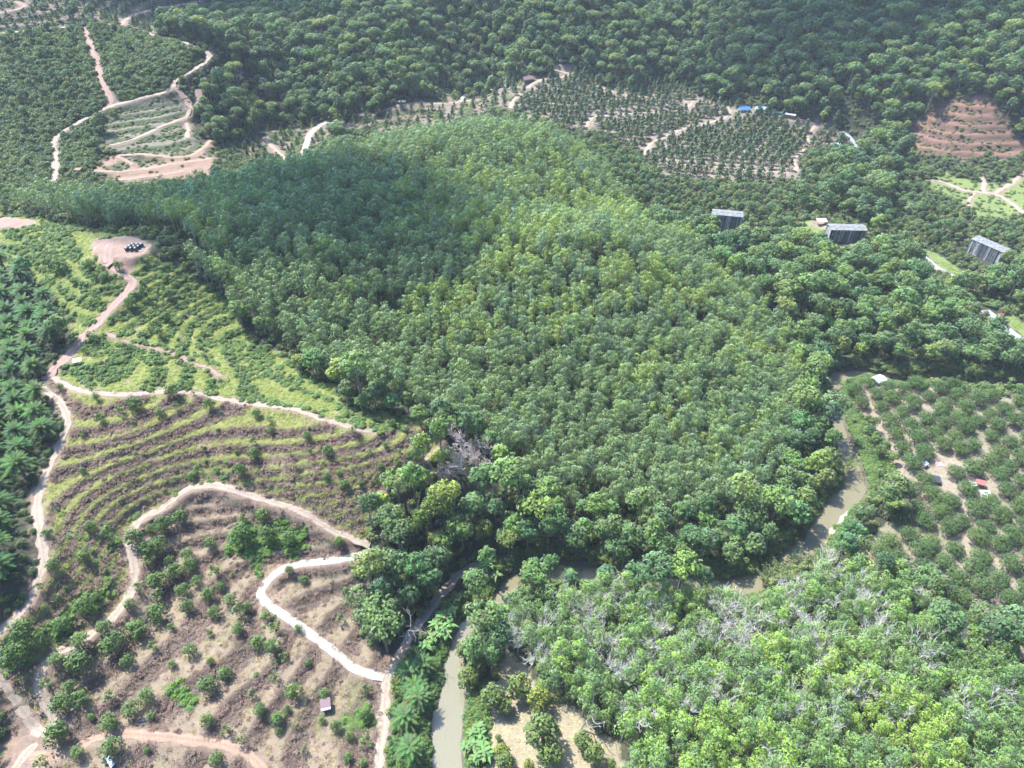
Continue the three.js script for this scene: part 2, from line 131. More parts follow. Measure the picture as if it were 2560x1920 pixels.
  young: [[-107.8,-135.8,2.18],[-103.8,-139,1.95],[-93.6,-132.6,1.69],[-113.4,-129.5,2.59],[-109.7,-127.7,2.36],[-107,-129.6,2.14],[-108,-124.4,1.96],[-104,-126.5,1.32],[-99.1,-128.4,1.81],[-97.3,-124.7,2.13],[-100.7,-121.8,2.24],[-104.2,-118.2,2.3],[-107.6,-115.5,1.59],[-96.7,-116.9,1.93],[-94,-120.3,1.49],[-89.5,-123.3,1.89],[-87.4,-120,1.31],[-89.8,-116.6,1.76],[-102.4,-114.2,1.82],[-83.1,-115.4,1.76],[-93.7,-111.8,1.59],[-101,-108.8,2.46],[-108.2,-110.1,1.42],[-86.1,-111,1.72],[-79,-111.5,2.05],[-78,-113.9,1.38],[-71.8,-111.4,1.46],[-104.6,-103.6,2.62],[-111.3,-102.2,1.94],[-115.3,-97.5,2.1],[-108.3,-98.4,2.64],[-114.3,-92.6,2.9],[-103.9,-95.2,1.61],[-99,-99.5,1.21],[-88.8,-99.2,1.73],[-77.9,-105.9,1.43],[-68.3,-107.6,1.58],[-71.8,-102.7,1.99],[-67.4,-101.9,1.86],[-63.9,-99.7,1.4],[-78.1,-93.7,1.7],[-81.4,-90,2.1],[-65.1,-93.9,1.37],[-59.3,-90.4,2.05],[-95.7,-86.2,1.97],[-104.6,-85.5,1.63],[-114.7,-86.9,1.54],[-111.2,-84.6,2.02],[-115.1,-82.8,2.41],[-98.2,-82.9,2.03],[-102.4,-79.4,1.92],[-113.1,-76,2.67],[-93.4,-82,1.01],[-78.9,-81.4,1.71],[-73.9,-79.8,1.42],[-66.9,-85.2,1.45],[-61.9,-83.5,1.74],[-69.5,-77.5,1.41],[-99.3,-73.5,2.42],[-107.1,-72.4,1.47],[-114.3,-69.8,1.72],[-91.7,-74.2,0.79],[-74.4,-72.9,1.58],[-119.8,-86.7,1.61],[-119,-92.3,1.64],[-61.3,-80.9,0.9],[-57,-82.3,0.75],[-51.2,-84.7,0.92],[-47,-82.8,1.46],[-54,-76.7,1.02],[-60.3,-86.3,0.92],[-51.7,-91.2,1.51],[-84.3,-135,2.93],[-76.3,-135.6,2.21],[-70,-134.9,2.2],[-84.8,-140.2,1.48],[-79,-140.6,1.98],[-54.3,-134.7,1.47],[-117.5,-107,2.24],[-120.8,-100.7,1.89],[-117,-110.4,0.96],[-123.8,-107,1.06],[-125.5,-103.7,0.84],[-123.2,-110.2,0.64],[-127,-108,1.18],[-126.6,-114.1,1.51],[-122.5,-120.2,1.56],[-128,-97.2,2.45],[-127.9,-91,2.82],[-124.8,-95.7,2.05],[-119.9,-129,1.86],[-124.1,-129.3,1.61],[-132,-122.9,1.11],[-85.2,-124.4,0.85],[-92.8,-95.5,1.06],[-82.7,-96.6,0.86],[-85.5,-104.7,0.97],[-96.3,-105.8,0.97],[-57.5,-99.3,0.97],[-69.8,-88.9,1.26],[-64.1,-124.2,1.2],[-68.4,-126.3,1.2],[-51,-113.1,1.4],[-62.3,-108.7,1.14],[-111.2,-134.4,1.34],[-85.9,-105.1,0.97],[-107.7,-81.1,0.8],[-101.8,-173.8,1.69],[-112.1,-172,1.15],[-116.2,-169,1.44],[-124.2,-170,2.06],[-127.8,-167.3,1.53],[-132.7,-163.8,1.41],[-136.7,-171.6,1.13],[-139.6,-175.2,0.94],[-114.3,-176.8,2.01],[-85.8,-171.8,1.47],[-80.4,-168.8,1.46],[-79.6,-165.4,1.14],[-67.5,-163.6,1.29],[-84.7,-161.4,1.28],[-84,-157.8,1.62],[-90,-159.1,0.71],[-72.4,-158.1,0.81],[-66.1,-159.3,0.61],[-60.2,-159.3,1.43],[-100.6,-159.1,1.01],[-102.9,-151.8,1.1],[-87.5,-153,1.76],[-69.7,-154.1,0.91],[-60.1,-152.5,1.11],[-56.1,-153.8,0.91],[-136.7,-158.8,1.24],[-132.7,-146.8,1.06],[-151.2,-176.9,1.05],[-97.7,-172.5,0.79],[-97.1,-165.7,0.62],[-123.1,-164.3,0.76],[-150,-199.9,1.79],[-162.7,-233.6,2.12],[-177.4,-237.1,2.47],[-173.4,-235.1,1.84],[-150.3,-194.5,1.21],[-142.4,-217.6,2.05],[-139.7,-223,2.08],[-132.7,-227.4,1.33],[-130,-207.8,1.45],[-134,-211,1.04],[-130.7,-217.1,1.48],[-137.9,-197.2,1.11],[-108.7,-178.8,0.74],[-184.6,-241.6,1.88],[-155.4,-228.1,1.67],[-159.2,-228.6,1.55],[-167.6,-228.3,1.32],[-151,-232.8,1.5],[-52.4,-166.1,1.46],[-32.8,-166.8,1.58],[-32.9,-161.8,2.09],[-38,-159.2,1.29],[-35.2,-157.7,1.14],[-54.2,-150.8,1.41],[-44.5,-153.6,1.12],[-40.9,-152.3,1.28],[-49.3,-152,0.91],[-52.2,-155.2,0.71],[-43.2,-157.4,0.92],[-40.9,-172.4,0.96],[-45.4,-173.7,0.96],[-47.1,-170.6,0.63],[-42.2,-163.8,0.78],[-47,-161.1,0.62],[-37.6,-162.8,0.62],[-36.7,-176,0.81],[-30.6,-161.3,1.3],[-50.6,-121.6,1.19],[-46.6,-114.5,1.5],[-40.6,-93.2,1.53],[-39.8,-86.5,1.49],[-43.2,-80.8,1.16],[-38.6,-79.2,1.86],[-42.6,-75.4,1.22],[-38.6,-74.5,1.01],[-32.9,-93.4,1.32],[-33.5,-87.5,1.07]],
  clearing: [[-5.2,-90.7,3.28],[1.9,-93,3.53],[-2,-88.6,2.38],[7.4,-89.3,3.13],[7.9,-79.9,4.53],[9.4,-75.1,3.28],[18.6,-79.4,2.29],[21.1,-75.7,2.66],[-3.6,-80.9,0.92],[-2.7,-76.3,2.14],[-1.6,-73.9,2.45],[4.2,-74.1,1.3],[11.9,-83,0.93],[25.5,-74.1,1.3],[20,-92.7,3.17],[-12.6,-96.4,2.91],[-10.1,-100.2,2.73],[-13.9,-105.6,2.55]],
  river_palms: [[-27.5,-94.2],[-29,-85.2],[-26.5,-76.9],[-25.8,-100.6],[-29.7,-98.1],[-25.8,-90.4]],
  bananas: [[-23.5,-109.2],[-19.9,-110.9],[-25.1,-106.7],[-18.5,-118.3],[-19.2,-115.3],[-20.9,-112.3],[-11.7,-130.5],[-9.3,-132.3],[-7.3,-133.5],[-10.6,-79.3],[-8.6,-83.3],[-7.2,-76.9],[-9.2,-75.4],[-22.1,-115.6],[-22.8,-113.1],[-5.3,-131.4],[-13.7,-129.3],[-17.2,-113.4],[-10.3,-81.7],[-8.5,-78.5]],
  bank_bushes: [[-22.2,-104.3],[-21,-101],[-23,-98.2],[-23.8,-92.8],[-22.9,-87.6],[-23,-83.5],[-22,-77.1],[-22.1,-74],[-11.6,-92.9],[-11,-89.4],[-12.9,-83.9],[-11.5,-81.9],[-11.3,-77.1],[-10,-74.8],[-8.9,-90.2],[-21.1,-107.7],[-19,-110.7],[-31,-102.4],[-32.3,-98.2],[-33.8,-83.1],[-32.9,-76.8]],
  dead: [[-29.4,-109.6,20],[18.5,-83.7,20],[191.6,-250,17],[-31.1,-147.6,15],[-127.6,-240.3,9]],
  at: {"tanks":[-148.9,-243.9],"hut":[-50.8,-88.5],"board":[-99.2,-71.1],"shed":[-150.5,-188.9],"tarp":[-95.6,-81.2],"blue_shed":[158.7,-231],"dark_shed":[154.8,-172.4],"red_shed":[169.5,-168.9],"car":[167.3,-168.6],"slab":[169.9,-164.9],"pink":[160.8,-180.4],"pale":[154.9,-179.6],"yellow":[113.6,-145.7],"b1":[118,-350.4],"b2":[184.6,-347.7],"b3":[259.5,-336.2],"pav":[179.8,-369],"truck":[242,-480.8],"hb1":[235.3,-498.8],"hb2":[239.5,-496.5],"hb3":[239.1,-505.2],"blue1":[178.7,-544.5],"blue2":[191,-542],"wall":[200.6,-537.6],"house1":[12.1,-571.3],"house2":[40.5,-591.4],"house3":[-85.6,-555.1],"tr1":[-107.3,-147.5],"rv":[237.9,-279.4],"sbank":[115.2,-155.3],"post":[-263.6,-405.3],"pool":[186.2,-366.9],"stake":[-196.1,-504.1],"lime":[-32.1,-152.6]},
  dead_clump: [[-19.6,-171.3],[-16.2,-167.1],[-13.5,-164.5],[-9.5,-170.2],[-19.8,-156],[-17,-160.6],[-10.9,-163.2],[-20.9,-157.3]],
  bare: [[61.5,-118.5],[61.2,-105.8],[57,-109],[71.6,-112.9],[83.5,-97.6],[68.3,-109.2],[88.2,-92.9],[57.2,-88.1],[49.8,-87.9],[72.2,-83.3],[101.3,-85.5],[116.9,-101.1],[111.3,-97.4],[104.2,-89.3],[78.7,-106.5],[89,-104.4],[103.5,-105.2],[129.2,-87.4],[66.5,-72.2],[83.6,-81.5],[101.3,-130.1],[51,-106],[64.6,-112],[78.1,-87.8],[70.7,-97.7],[106.5,-117.8],[126.7,-107.8],[55.8,-92.5],[103.2,-95.6],[94.3,-90.2],[93.6,-118.1],[120.1,-82.5],[17.5,-117.1],[11.1,-110.2],[23.3,-109.2],[29.2,-97.9],[32.6,-97.5],[37.3,-102.7],[38.4,-98.4],[42.3,-93.7],[28.3,-122.1],[32.6,-117.8],[43.7,-114.5],[37,-89.8],[31.7,-84.7],[13.8,-101.1],[10.1,-98.3]],
  coconuts: [[132.2,-232.8],[229.6,-372],[212.5,-373.8]],
  bamboo: [[86.5,-132.7],[93.5,-135.7],[97.1,-134.5],[81.8,-130.4],[88.8,-130.4],[127.6,-180.6],[122.3,-177.4],[128.7,-163]],
  shade: [[-91,-293,95,55],[-277,-707,190,80],[324,-590,170,50]],
  cp: [[-17.3,-74.5,1.5],[-19,-98,1.5],[-3.8,-125.6,1.5],[33.3,-133.8,1.5],[57.3,-132,1.5],[76.5,-130.8,1.5],[97.1,-142.5,1.5],[123.1,-169,1.5],[131.1,-199,1.5],[138.2,-230.6,1.5],[151.1,-239.5,1.5],[-34.6,-75.7,3],[-35.5,-102.8,4],[-30.7,-117,4],[-7.9,-137.5,4],[23.5,-80.7,3],[2.3,-103.3,3],[70.5,-96.8,4],[110.3,-85.1,5],[141.5,-90.5,5],[39.8,-53.3,3],[132.5,-52.4,6],[140.9,-137.5,4],[158,-121.9,5],[159.6,-193.5,4],[197.7,-192.5,5],[166.4,-227.6,4],[216.7,-226.4,5],[-51.9,-85.1,5],[-69.6,-75.2,9],[-102.2,-71.7,13],[-121.5,-73.2,14],[-143.1,-66.8,14],[-72.4,-52.2,7],[-106.6,-50.8,12],[-45.3,-53,4],[-122.5,-87,19],[-133.9,-89.7,20],[-101.4,-96.3,16],[-76.5,-103,14.5],[-62.3,-97.5,11.5],[-83.3,-87.5,11.5],[-66,-83.8,8],[-56.1,-107,7.5],[-77.1,-122.2,11],[-46.2,-133.3,13],[-59.3,-125.1,11],[-93.3,-121,17],[-108.4,-132.6,21],[-115.2,-105.3,19],[-113.8,-123.8,23],[-117.5,-133.3,24],[-108.2,-146.8,27],[-99.7,-148.9,28],[-80.7,-146,24],[-50.1,-134.9,18],[-43.2,-144.4,14],[-124.3,-107.8,27],[-128.5,-94.7,33],[-135.4,-126.7,38],[-128.3,-114.4,36],[-144,-162.3,42],[-159.8,-182.1,44],[-135.6,-151.2,37],[-122.4,-146.4,33],[-88.6,-158.6,33],[-49.2,-150.2,25],[-162.7,-130.7,33],[-198.8,-180.8,36],[-138.8,-85.6,26],[-192.8,-210.5,40],[-245.5,-229.4,36],[-161,-167.4,39],[-112.9,-178.2,41],[-71.2,-172.1,38],[-43.9,-166,34],[-26.7,-171.1,30],[-20.5,-166.4,25],[-37.1,-157.2,25],[-125.2,-159.7,41],[-156.6,-204.5,48],[-145.5,-228.8,55],[-156.7,-244.6,60],[-206.6,-259.5,48],[-236.8,-263,46],[-141.2,-241.4,60],[-215.3,-265.3,58],[-272.2,-272.9,56],[-196.6,-261.8,58],[-122,-223.7,40],[-127.1,-199.1,43],[-93.8,-203.4,36],[-71.3,-187.4,34],[-118.1,-240.9,40],[-56.3,-195.5,29],[-90.5,-216.1,32],[-24.9,-179.7,22],[-42.4,-211.9,24],[-4.2,-178.2,14],[-12,-204.7,20],[32.3,-191.1,12],[73.7,-175.3,7],[91.4,-160,3],[53.8,-142,4],[21.9,-144.4,5],[-16.2,-141.8,14],[99.3,-218.7,9],[65.3,-212.3,14],[26.1,-214.6,22],[-4.9,-243.5,31],[36.3,-246.8,29],[79.9,-248.6,18],[121.8,-269.3,11],[-54.3,-250.9,36],[-82.3,-237,44],[-106.4,-243.7,49],[-104.3,-268.7,54],[-73.7,-275.8,47],[-31.2,-274.8,40],[3.4,-267.3,42],[38,-273,40],[57.2,-282.7,35],[82.6,-294.2,25],[107,-287.7,17],[-214.3,-271.9,53],[-264.5,-271.9,53],[-169.6,-282.9,51],[-154.4,-287.6,50],[-139.9,-295.7,49],[-123,-311.6,49],[-94,-332.8,49],[-58,-356.7,47],[-6.8,-394.7,43],[35,-397.4,38],[58.2,-357.8,26],[20.1,-326.2,27],[-24.8,-316,42],[83.6,-366.7,8],[136.3,-351,6],[173.5,-352.6,8],[199.7,-362.1,8],[115.7,-349.7,12],[261.8,-337.1,4],[196.4,-287.6,4],[250.7,-304.4,4],[235.8,-256.3,4],[162.5,-252.5,5],[126.5,-251.1,6],[293.7,-407.3,4],[217.2,-386,4],[175.4,-403,4],[327.9,-403,6],[314.3,-308.9,6],[302.7,-455,9],[325,-498.1,40],[286.3,-486,18],[351.1,-475,22],[312.9,-477.1,24],[375.5,-442.6,10],[250.9,-472.3,8],[253,-513.5,5],[200,-532.4,10],[263.3,-519.5,28],[320.3,-524.5,48],[353.6,-494.8,48],[218.6,-570.7,42],[331.1,-572.8,66],[215.5,-623.1,56],[38.3,-584.9,33],[15.9,-577.7,29],[54.6,-584.7,27],[21.2,-538.8,20],[68.1,-554.3,21],[118.9,-577,17],[95.3,-521.5,14],[169.9,-544.9,12],[120.9,-494.9,9],[112.2,-445.6,6],[74.2,-463.4,7],[199.7,-516.2,7],[199.9,-468.3,5],[119.3,-601.6,19],[162.4,-583.4,15],[-34.3,-554.2,15],[-87.3,-554.9,16],[-114.4,-527.3,12],[-147.7,-482.7,5],[-133.2,-497.6,8],[-53.2,-516,13],[-66.6,-497.6,8],[-173.8,-518.9,6],[-43.7,-604.9,10],[-10.1,-609,12],[-184.8,-458.5,9],[-198.4,-544.8,9],[-83.6,-532.4,10],[-143.1,-529.6,8],[-87.5,-577.3,26],[-92.8,-633.9,42],[-181.2,-577.3,26],[-177.7,-643.2,43],[6.5,-624.7,44],[6.3,-584.4,30],[101,-581.2,22],[103.8,-620.1,45],[163.4,-584.4,30],[-10.1,-653.3,53],[-203,-411.2,18],[-240,-405.9,19],[-194.4,-431.3,20],[-219.7,-464,26],[-242.3,-487.4,34],[-264.5,-472.5,31],[-232.2,-502.4,40],[-214.9,-515.1,47],[-221.1,-546.4,52],[-250.2,-566.6,58],[-281.3,-571.4,61],[-327.6,-588.8,64],[-355.1,-570.4,64],[-377.6,-557.8,65],[-427.3,-544.5,66],[-325.7,-476,43],[-295.4,-443.2,31],[-273.9,-397.3,24],[-365.5,-416.6,26],[-268.5,-475.3,38],[-293.9,-523.5,50],[-337.6,-528.6,54],[-279.1,-416.6,26],[-366,-472.9,44],[-207,-556.5,38],[-198.4,-560.7,28],[-210.9,-520.3,26],[-205.5,-494.2,15],[-245.5,-687.7,42],[-287.8,-660.8,48],[-338,-668.3,62],[-395.1,-598,76],[-281.9,-718.6,52],[-480.8,-591.5,80],[-1500,-1300,150],[-700,-1300,140],[0,-1300,150],[700,-1300,155],[1500,-1300,150],[0,-950,88],[500,-1000,105],[-500,-950,110],[900,-800,90],[-1000,-700,90],[-700,-500,60],[-500,-300,45],[-400,-150,30],[-350,0,25],[700,-500,30],[800,-250,20],[450,-200,6],[400,0,6],[0,60,4],[-200,60,12],[200,60,6],[-1500,0,60],[1500,0,60],[-1500,300,60],[1500,300,60],[0,300,8],[0,-1800,230],[1200,-1800,220],[-1200,-1800,220]],
};

// ---------------------------------------------------------------- helpers
function rngOf(seed) { let a = seed >>> 0; return () => { a = (a + 0x6D2B79F5) | 0; let t = Math.imul(a ^ (a >>> 15), 1 | a); t = (t + Math.imul(t ^ (t >>> 7), 61 | t)) ^ t; return ((t ^ (t >>> 14)) >>> 0) / 4294967296; }; }
const rnd = rngOf(20240611);
const hash2 = (i, j) => { let n = Math.imul(i | 0, 374761393) ^ Math.imul(j | 0, 668265263); n = Math.imul(n ^ (n >>> 13), 1274126177); return ((n ^ (n >>> 16)) >>> 0) / 4294967296; };
function noise(x, y) { const i = Math.floor(x), j = Math.floor(y), u = x - i, v = y - j, s = u * u * (3 - 2 * u), t = v * v * (3 - 2 * v); const a = hash2(i, j), b = hash2(i + 1, j), c = hash2(i, j + 1), d = hash2(i + 1, j + 1); return a + (b - a) * s + (c - a) * t + (a - b - c + d) * s * t; }
const fbm = (x, y) => (noise(x, y) * 4 + noise(x * 2.1 + 7, y * 2.1 + 3) * 2 + noise(x * 4.3 + 1, y * 4.3 + 9)) / 7;
const clamp = (x, a, b) => Math.min(b, Math.max(a, x));
const sstep = (a, b, x) => { const t = clamp((x - a) / (b - a), 0, 1); return t * t * (3 - 2 * t); };
const lerp = (a, b, t) => a + (b - a) * t;
const V = (x, y, z) => new THREE.Vector3(x, y, z);
const taken = new Map();
const numbered = (n) => { const k = taken.get(n) ?? 0; taken.set(n, k + 1); return k ? n + '_' + String(k).padStart(3, '0') : n; };
const tag = (o, label, category, group, kind) => { o.userData = { ...o.userData, label, category }; if (group) o.userData.group = group; if (kind) o.userData.kind = kind; return o; };
const shade = (o) => { o.castShadow = true; o.receiveShadow = true; return o; };
function mesh(name, g, m, parent) { const o = shade(new THREE.Mesh(g, m)); o.name = parent === scene ? numbered(name) : name; parent.add(o); return o; }
function thing(name, label, category, x, y, z, turn = 0, group) { const o = new THREE.Group(); o.name = numbered(name); o.position.set(x, y, z); o.rotation.y = turn; tag(o, label, category, group); scene.add(o); return o; }
const pv = new THREE.Vector3();
camera.updateProjectionMatrix();
const viewProj = new THREE.Matrix4().multiplyMatrices(camera.projectionMatrix, camera.matrixWorld.clone().invert());
function inView(x, y, z, m = 0.12) { pv.set(x, y, z); const d = pv.distanceTo(camera.position); pv.applyMatrix4(viewProj); return Math.abs(pv.x) < 1 + m && pv.y < 1 + m && pv.y > -1 - m * 1.6 ? d : 0; }

// ---------------------------------------------------------------- terrain
const cp = SITE.cp, CC = 18, LAM = 2.5;
const wts = (() => {          // smooth surface through the surveyed heights
  const n = cp.length, N = n + 1, M = Array.from({ length: N }, () => new Float64Array(N + 1));
  for (let i = 0; i < n; i++) { for (let j = 0; j < n; j++) M[i][j] = -Math.sqrt((cp[i][0] - cp[j][0]) ** 2 + (cp[i][1] - cp[j][1]) ** 2 + CC * CC); M[i][i] += LAM; M[i][n] = M[n][i] = 1; M[i][N] = cp[i][2]; }
  for (let k = 0; k < N; k++) {
    let p = k; for (let i = k + 1; i < N; i++) if (Math.abs(M[i][k]) > Math.abs(M[p][k])) p = i;
    [M[k], M[p]] = [M[p], M[k]];
    for (let i = k + 1; i < N; i++) { const f = M[i][k] / M[k][k]; if (f) for (let j = k; j <= N; j++) M[i][j] -= f * M[k][j]; }
  }
  const w = new Float64Array(N);
  for (let i = N - 1; i >= 0; i--) { let s = M[i][N]; for (let j = i + 1; j < N; j++) s -= M[i][j] * w[j]; w[i] = s / M[i][i]; }
  return w;
})();
function smoothHeight(x, z) { let h = wts[cp.length]; for (let i = 0; i < cp.length; i++) { const a = x - cp[i][0], b = z - cp[i][1]; h -= wts[i] * Math.sqrt(a * a + b * b + CC * CC); } const fold = sstep(-570, -760, z) * sstep(-220, -120, x); return h + (noise(x / 34 + 50, z / 34 + 50) - 0.5) * 1.3 + (fold ? fold * ((1 - Math.abs(noise(x / 120 + 3, z / 260 + x / 500) * 2 - 1)) * 46 - 26) : 0); }
const unevenness = (x, z) => (fbm(x / 14 + 5, z / 14 + 5) - 0.5) * 0.7 + (noise(x / 5, z / 5) - 0.5) * 0.3;

function axis(lo, hi, a, b, mid, far) {       // fine steps between a and b, wider outside
  const up = [], dn = []; let v = b, s = 1;
  while (v < hi) { const cap = v < far ? mid : 30; s = Math.min(s * 1.06, cap); v += s; up.push(v); }
  v = a; s = 1;
  while (v > lo) { const cap = v > -far ? mid : 30; s = Math.min(s * 1.06, cap); v -= s; dn.push(v); }
  const m = []; for (let q = a; q <= b; q += 1) m.push(q);
  return Float64Array.from([...dn.reverse(), ...m, ...up]);
}
const xs = axis(-1500, 1500, -172, 222, 1.8, 500), zs = axis(-1850, 260, -332, -42, 1.8, 700);
const NX = xs.length, NZ = zs.length, NV = NX * NZ;
const find = (a, v) => { let lo = 0, hi = a.length - 2; while (lo < hi) { const m = (lo + hi + 1) >> 1; if (a[m] <= v) lo = m; else hi = m - 1; } return lo; };

const zones = SITE.zones.map((q) => { const X = q.p.map((p) => p[0]), Z = q.p.map((p) => p[1]); return { ...q, x0: Math.min(...X), x1: Math.max(...X), z0: Math.min(...Z), z1: Math.max(...Z) }; });
const inside = (p, x, z) => { let c = false; for (let i = 0, j = p.length - 1; i < p.length; j = i++) if ((p[i][1] > z) !== (p[j][1] > z) && x < (p[j][0] - p[i][0]) * (z - p[i][1]) / (p[j][1] - p[i][1]) + p[i][0]) c = !c; return c; };
function zoneAt(x, z) {
  const far = z < -360 ? 2.2 : 1, a = x + (noise(x / 5, z / 5 + 40) - 0.5) * 4 * far, b = z + (noise(x / 5 + 90, z / 5) - 0.5) * 4 * far;
  for (let i = zones.length - 1; i >= 0; i--) { const q = zones[i]; if (a > q.x0 && a < q.x1 && b > q.z0 && b < q.z1 && inside(q.p, a, b)) return q.k; }
  return 'jungle';
}
const STEP = { green_terrace: 2.1, brown_terrace: 2.0, dry_knoll: 2.2, green_patch: 1.9, far_terrace: 2.6, orange_soil: 3.6, far_plantation: 3.2, plantation: 2.4, plantation_scrub: 2.6, red_knoll: 4.2 };
const hgt = new Float64Array(NV), zid = new Array(NV), phase = new Float32Array(NV).fill(-1), nearRoad = new Float32Array(NV).fill(99), roadY = new Float32Array(NV), raw = new Float64Array(NV);
const terraceWave = (x, z) => (noise(x / 30 + 9, z / 30) - 0.5) * 0.7 + (noise(x / 9, z / 9 + 70) - 0.5) * 0.12;
for (let j = 0; j < NZ; j++) for (let i = 0; i < NX; i++) {
  const k = j * NX + i, x = xs[i], z = zs[j], k0 = zoneAt(x, z); let h = smoothHeight(x, z);
  raw[k] = h; zid[k] = k0;
  const S = STEP[k0];
  if (S) {
    const q = h / S + terraceWave(x, z), f = q - Math.floor(q), g = f < 0.58 ? 0.1 * f : 0.058 + 0.942 * sstep(0.58, 1, f);
    phase[k] = f; h += (g - f) * S * (k0 === 'green_patch' || k0 === 'orange_soil' ? 0.6 : z < -360 ? 0.7 : 0.95);
  }
  h += unevenness(x, z) * (S ? 0.55 : 1);
  if (k0 === 'jungle' || k0 === 'rubber') h += (noise(x / 4, z / 4) - 0.5) * 0.5;
  hgt[k] = h;
}
const gridAt = (arr, x, z) => { const i = find(xs, x), j = find(zs, z), u = clamp((x - xs[i]) / (xs[i + 1] - xs[i]), 0, 1), v = clamp((z - zs[j]) / (zs[j + 1] - zs[j]), 0, 1), k = j * NX + i; return u + v < 1 ? arr[k] + (arr[k + 1] - arr[k]) * u + (arr[k + NX] - arr[k]) * v : arr[k + NX + 1] + (arr[k + NX] - arr[k + NX + 1]) * (1 - u) + (arr[k + 1] - arr[k + NX + 1]) * (1 - v); };
const heightAt = (x, z) => gridAt(hgt, x, z);
const zoneNear = (x, z) => zid[find(zs, z) * NX + find(xs, x)];
const idxNear = (x, z) => find(zs, z) * NX + find(xs, x);
function resample(p, step) {                  // even steps along a smooth curve
  const c = new THREE.CatmullRomCurve3(p.map((q) => V(q[0], 0, q[1])), false, 'centripetal'), L = c.getLength(), n = Math.max(4, Math.round(L / step));
  return c.getSpacedPoints(n);
}
function stamp(x, z, r, fn) { const i0 = find(xs, x - r), i1 = find(xs, x + r) + 1, j0 = find(zs, z - r), j1 = find(zs, z + r) + 1; for (let j = j0; j <= j1; j++) for (let i = i0; i <= i1; i++) { const d = Math.hypot(xs[i] - x, zs[j] - z); if (d < r) fn(j * NX + i, d); } }
const cut = new Float32Array(NV).fill(99);
for (const [x, z, r] of SITE.pads) { const y = gridAt(raw, x, z); stamp(x, z, r + 4, (k, d) => { const t = sstep(r, r + 3, d); hgt[k] = lerp(y, hgt[k], t); raw[k] = lerp(y, raw[k], t); cut[k] = Math.min(cut[k], d - r); }); }
for (const r of SITE.roads) {
  const dist = -r.p[Math.floor(r.p.length / 2)][1], step = dist > 340 ? 2.2 : 0.9, own = new Map();
  r.c = resample(r.p, step); r.far = dist > 340;
  const y = r.c.map((p) => gridAt(raw, p.x, p.z)), n = Math.round((r.far ? 9 : 5) / step), e = r.far ? 1.3 : 0.7, blend = r.far ? 3 : 2.4;
  r.c.forEach((p, i) => { const q = Math.min(n, i, y.length - 1 - i); let s = 0; for (let k = -q; k <= q; k++) s += y[i + k]; p.y = s / (2 * q + 1); });
  for (const p of r.c) stamp(p.x, p.z, r.w / 2 + e + blend, (k, d) => { const q = d - r.w / 2, o = own.get(k); if (!o || q < o[0]) own.set(k, [q, p.y]); });
  for (const [k, [q, v]] of own) { const t = sstep(e, e + blend, q); hgt[k] = lerp(v, hgt[k], t); raw[k] = lerp(v, raw[k], t); cut[k] = Math.min(cut[k], q); }
}
const rivC = resample(SITE.river, 1.2), rivN = SITE.river.length, rivD = new Float32Array(NV).fill(99);
{ // the river bed
  const key = SITE.river;
  rivC.forEach((p) => { let b = 1e9, w = 6; for (let i = 0; i + 1 < key.length; i++) { const ax = key[i][0], az = key[i][1], dx = key[i + 1][0] - ax, dz = key[i + 1][1] - az, t = clamp(((p.x - ax) * dx + (p.z - az) * dz) / (dx * dx + dz * dz), 0, 1), d = Math.hypot(p.x - ax - dx * t, p.z - az - dz * t); if (d < b) { b = d; w = lerp(key[i][2], key[i + 1][2], t); } } p.w = w; });
  for (const p of rivC) stamp(p.x, p.z, p.w / 2 + 7, (k, d) => { rivD[k] = Math.min(rivD[k], d - p.w / 2); });
  for (let k = 0; k < NV; k++) if (rivD[k] < 90) { const x = xs[k % NX], z = zs[Math.floor(k / NX)], d = rivD[k] + (noise(x / 3, z / 3) - 0.5) * 1.3; hgt[k] = lerp(-0.9, Math.max(hgt[k], 1.1), sstep(-1.5, 2.2, d)); }
}
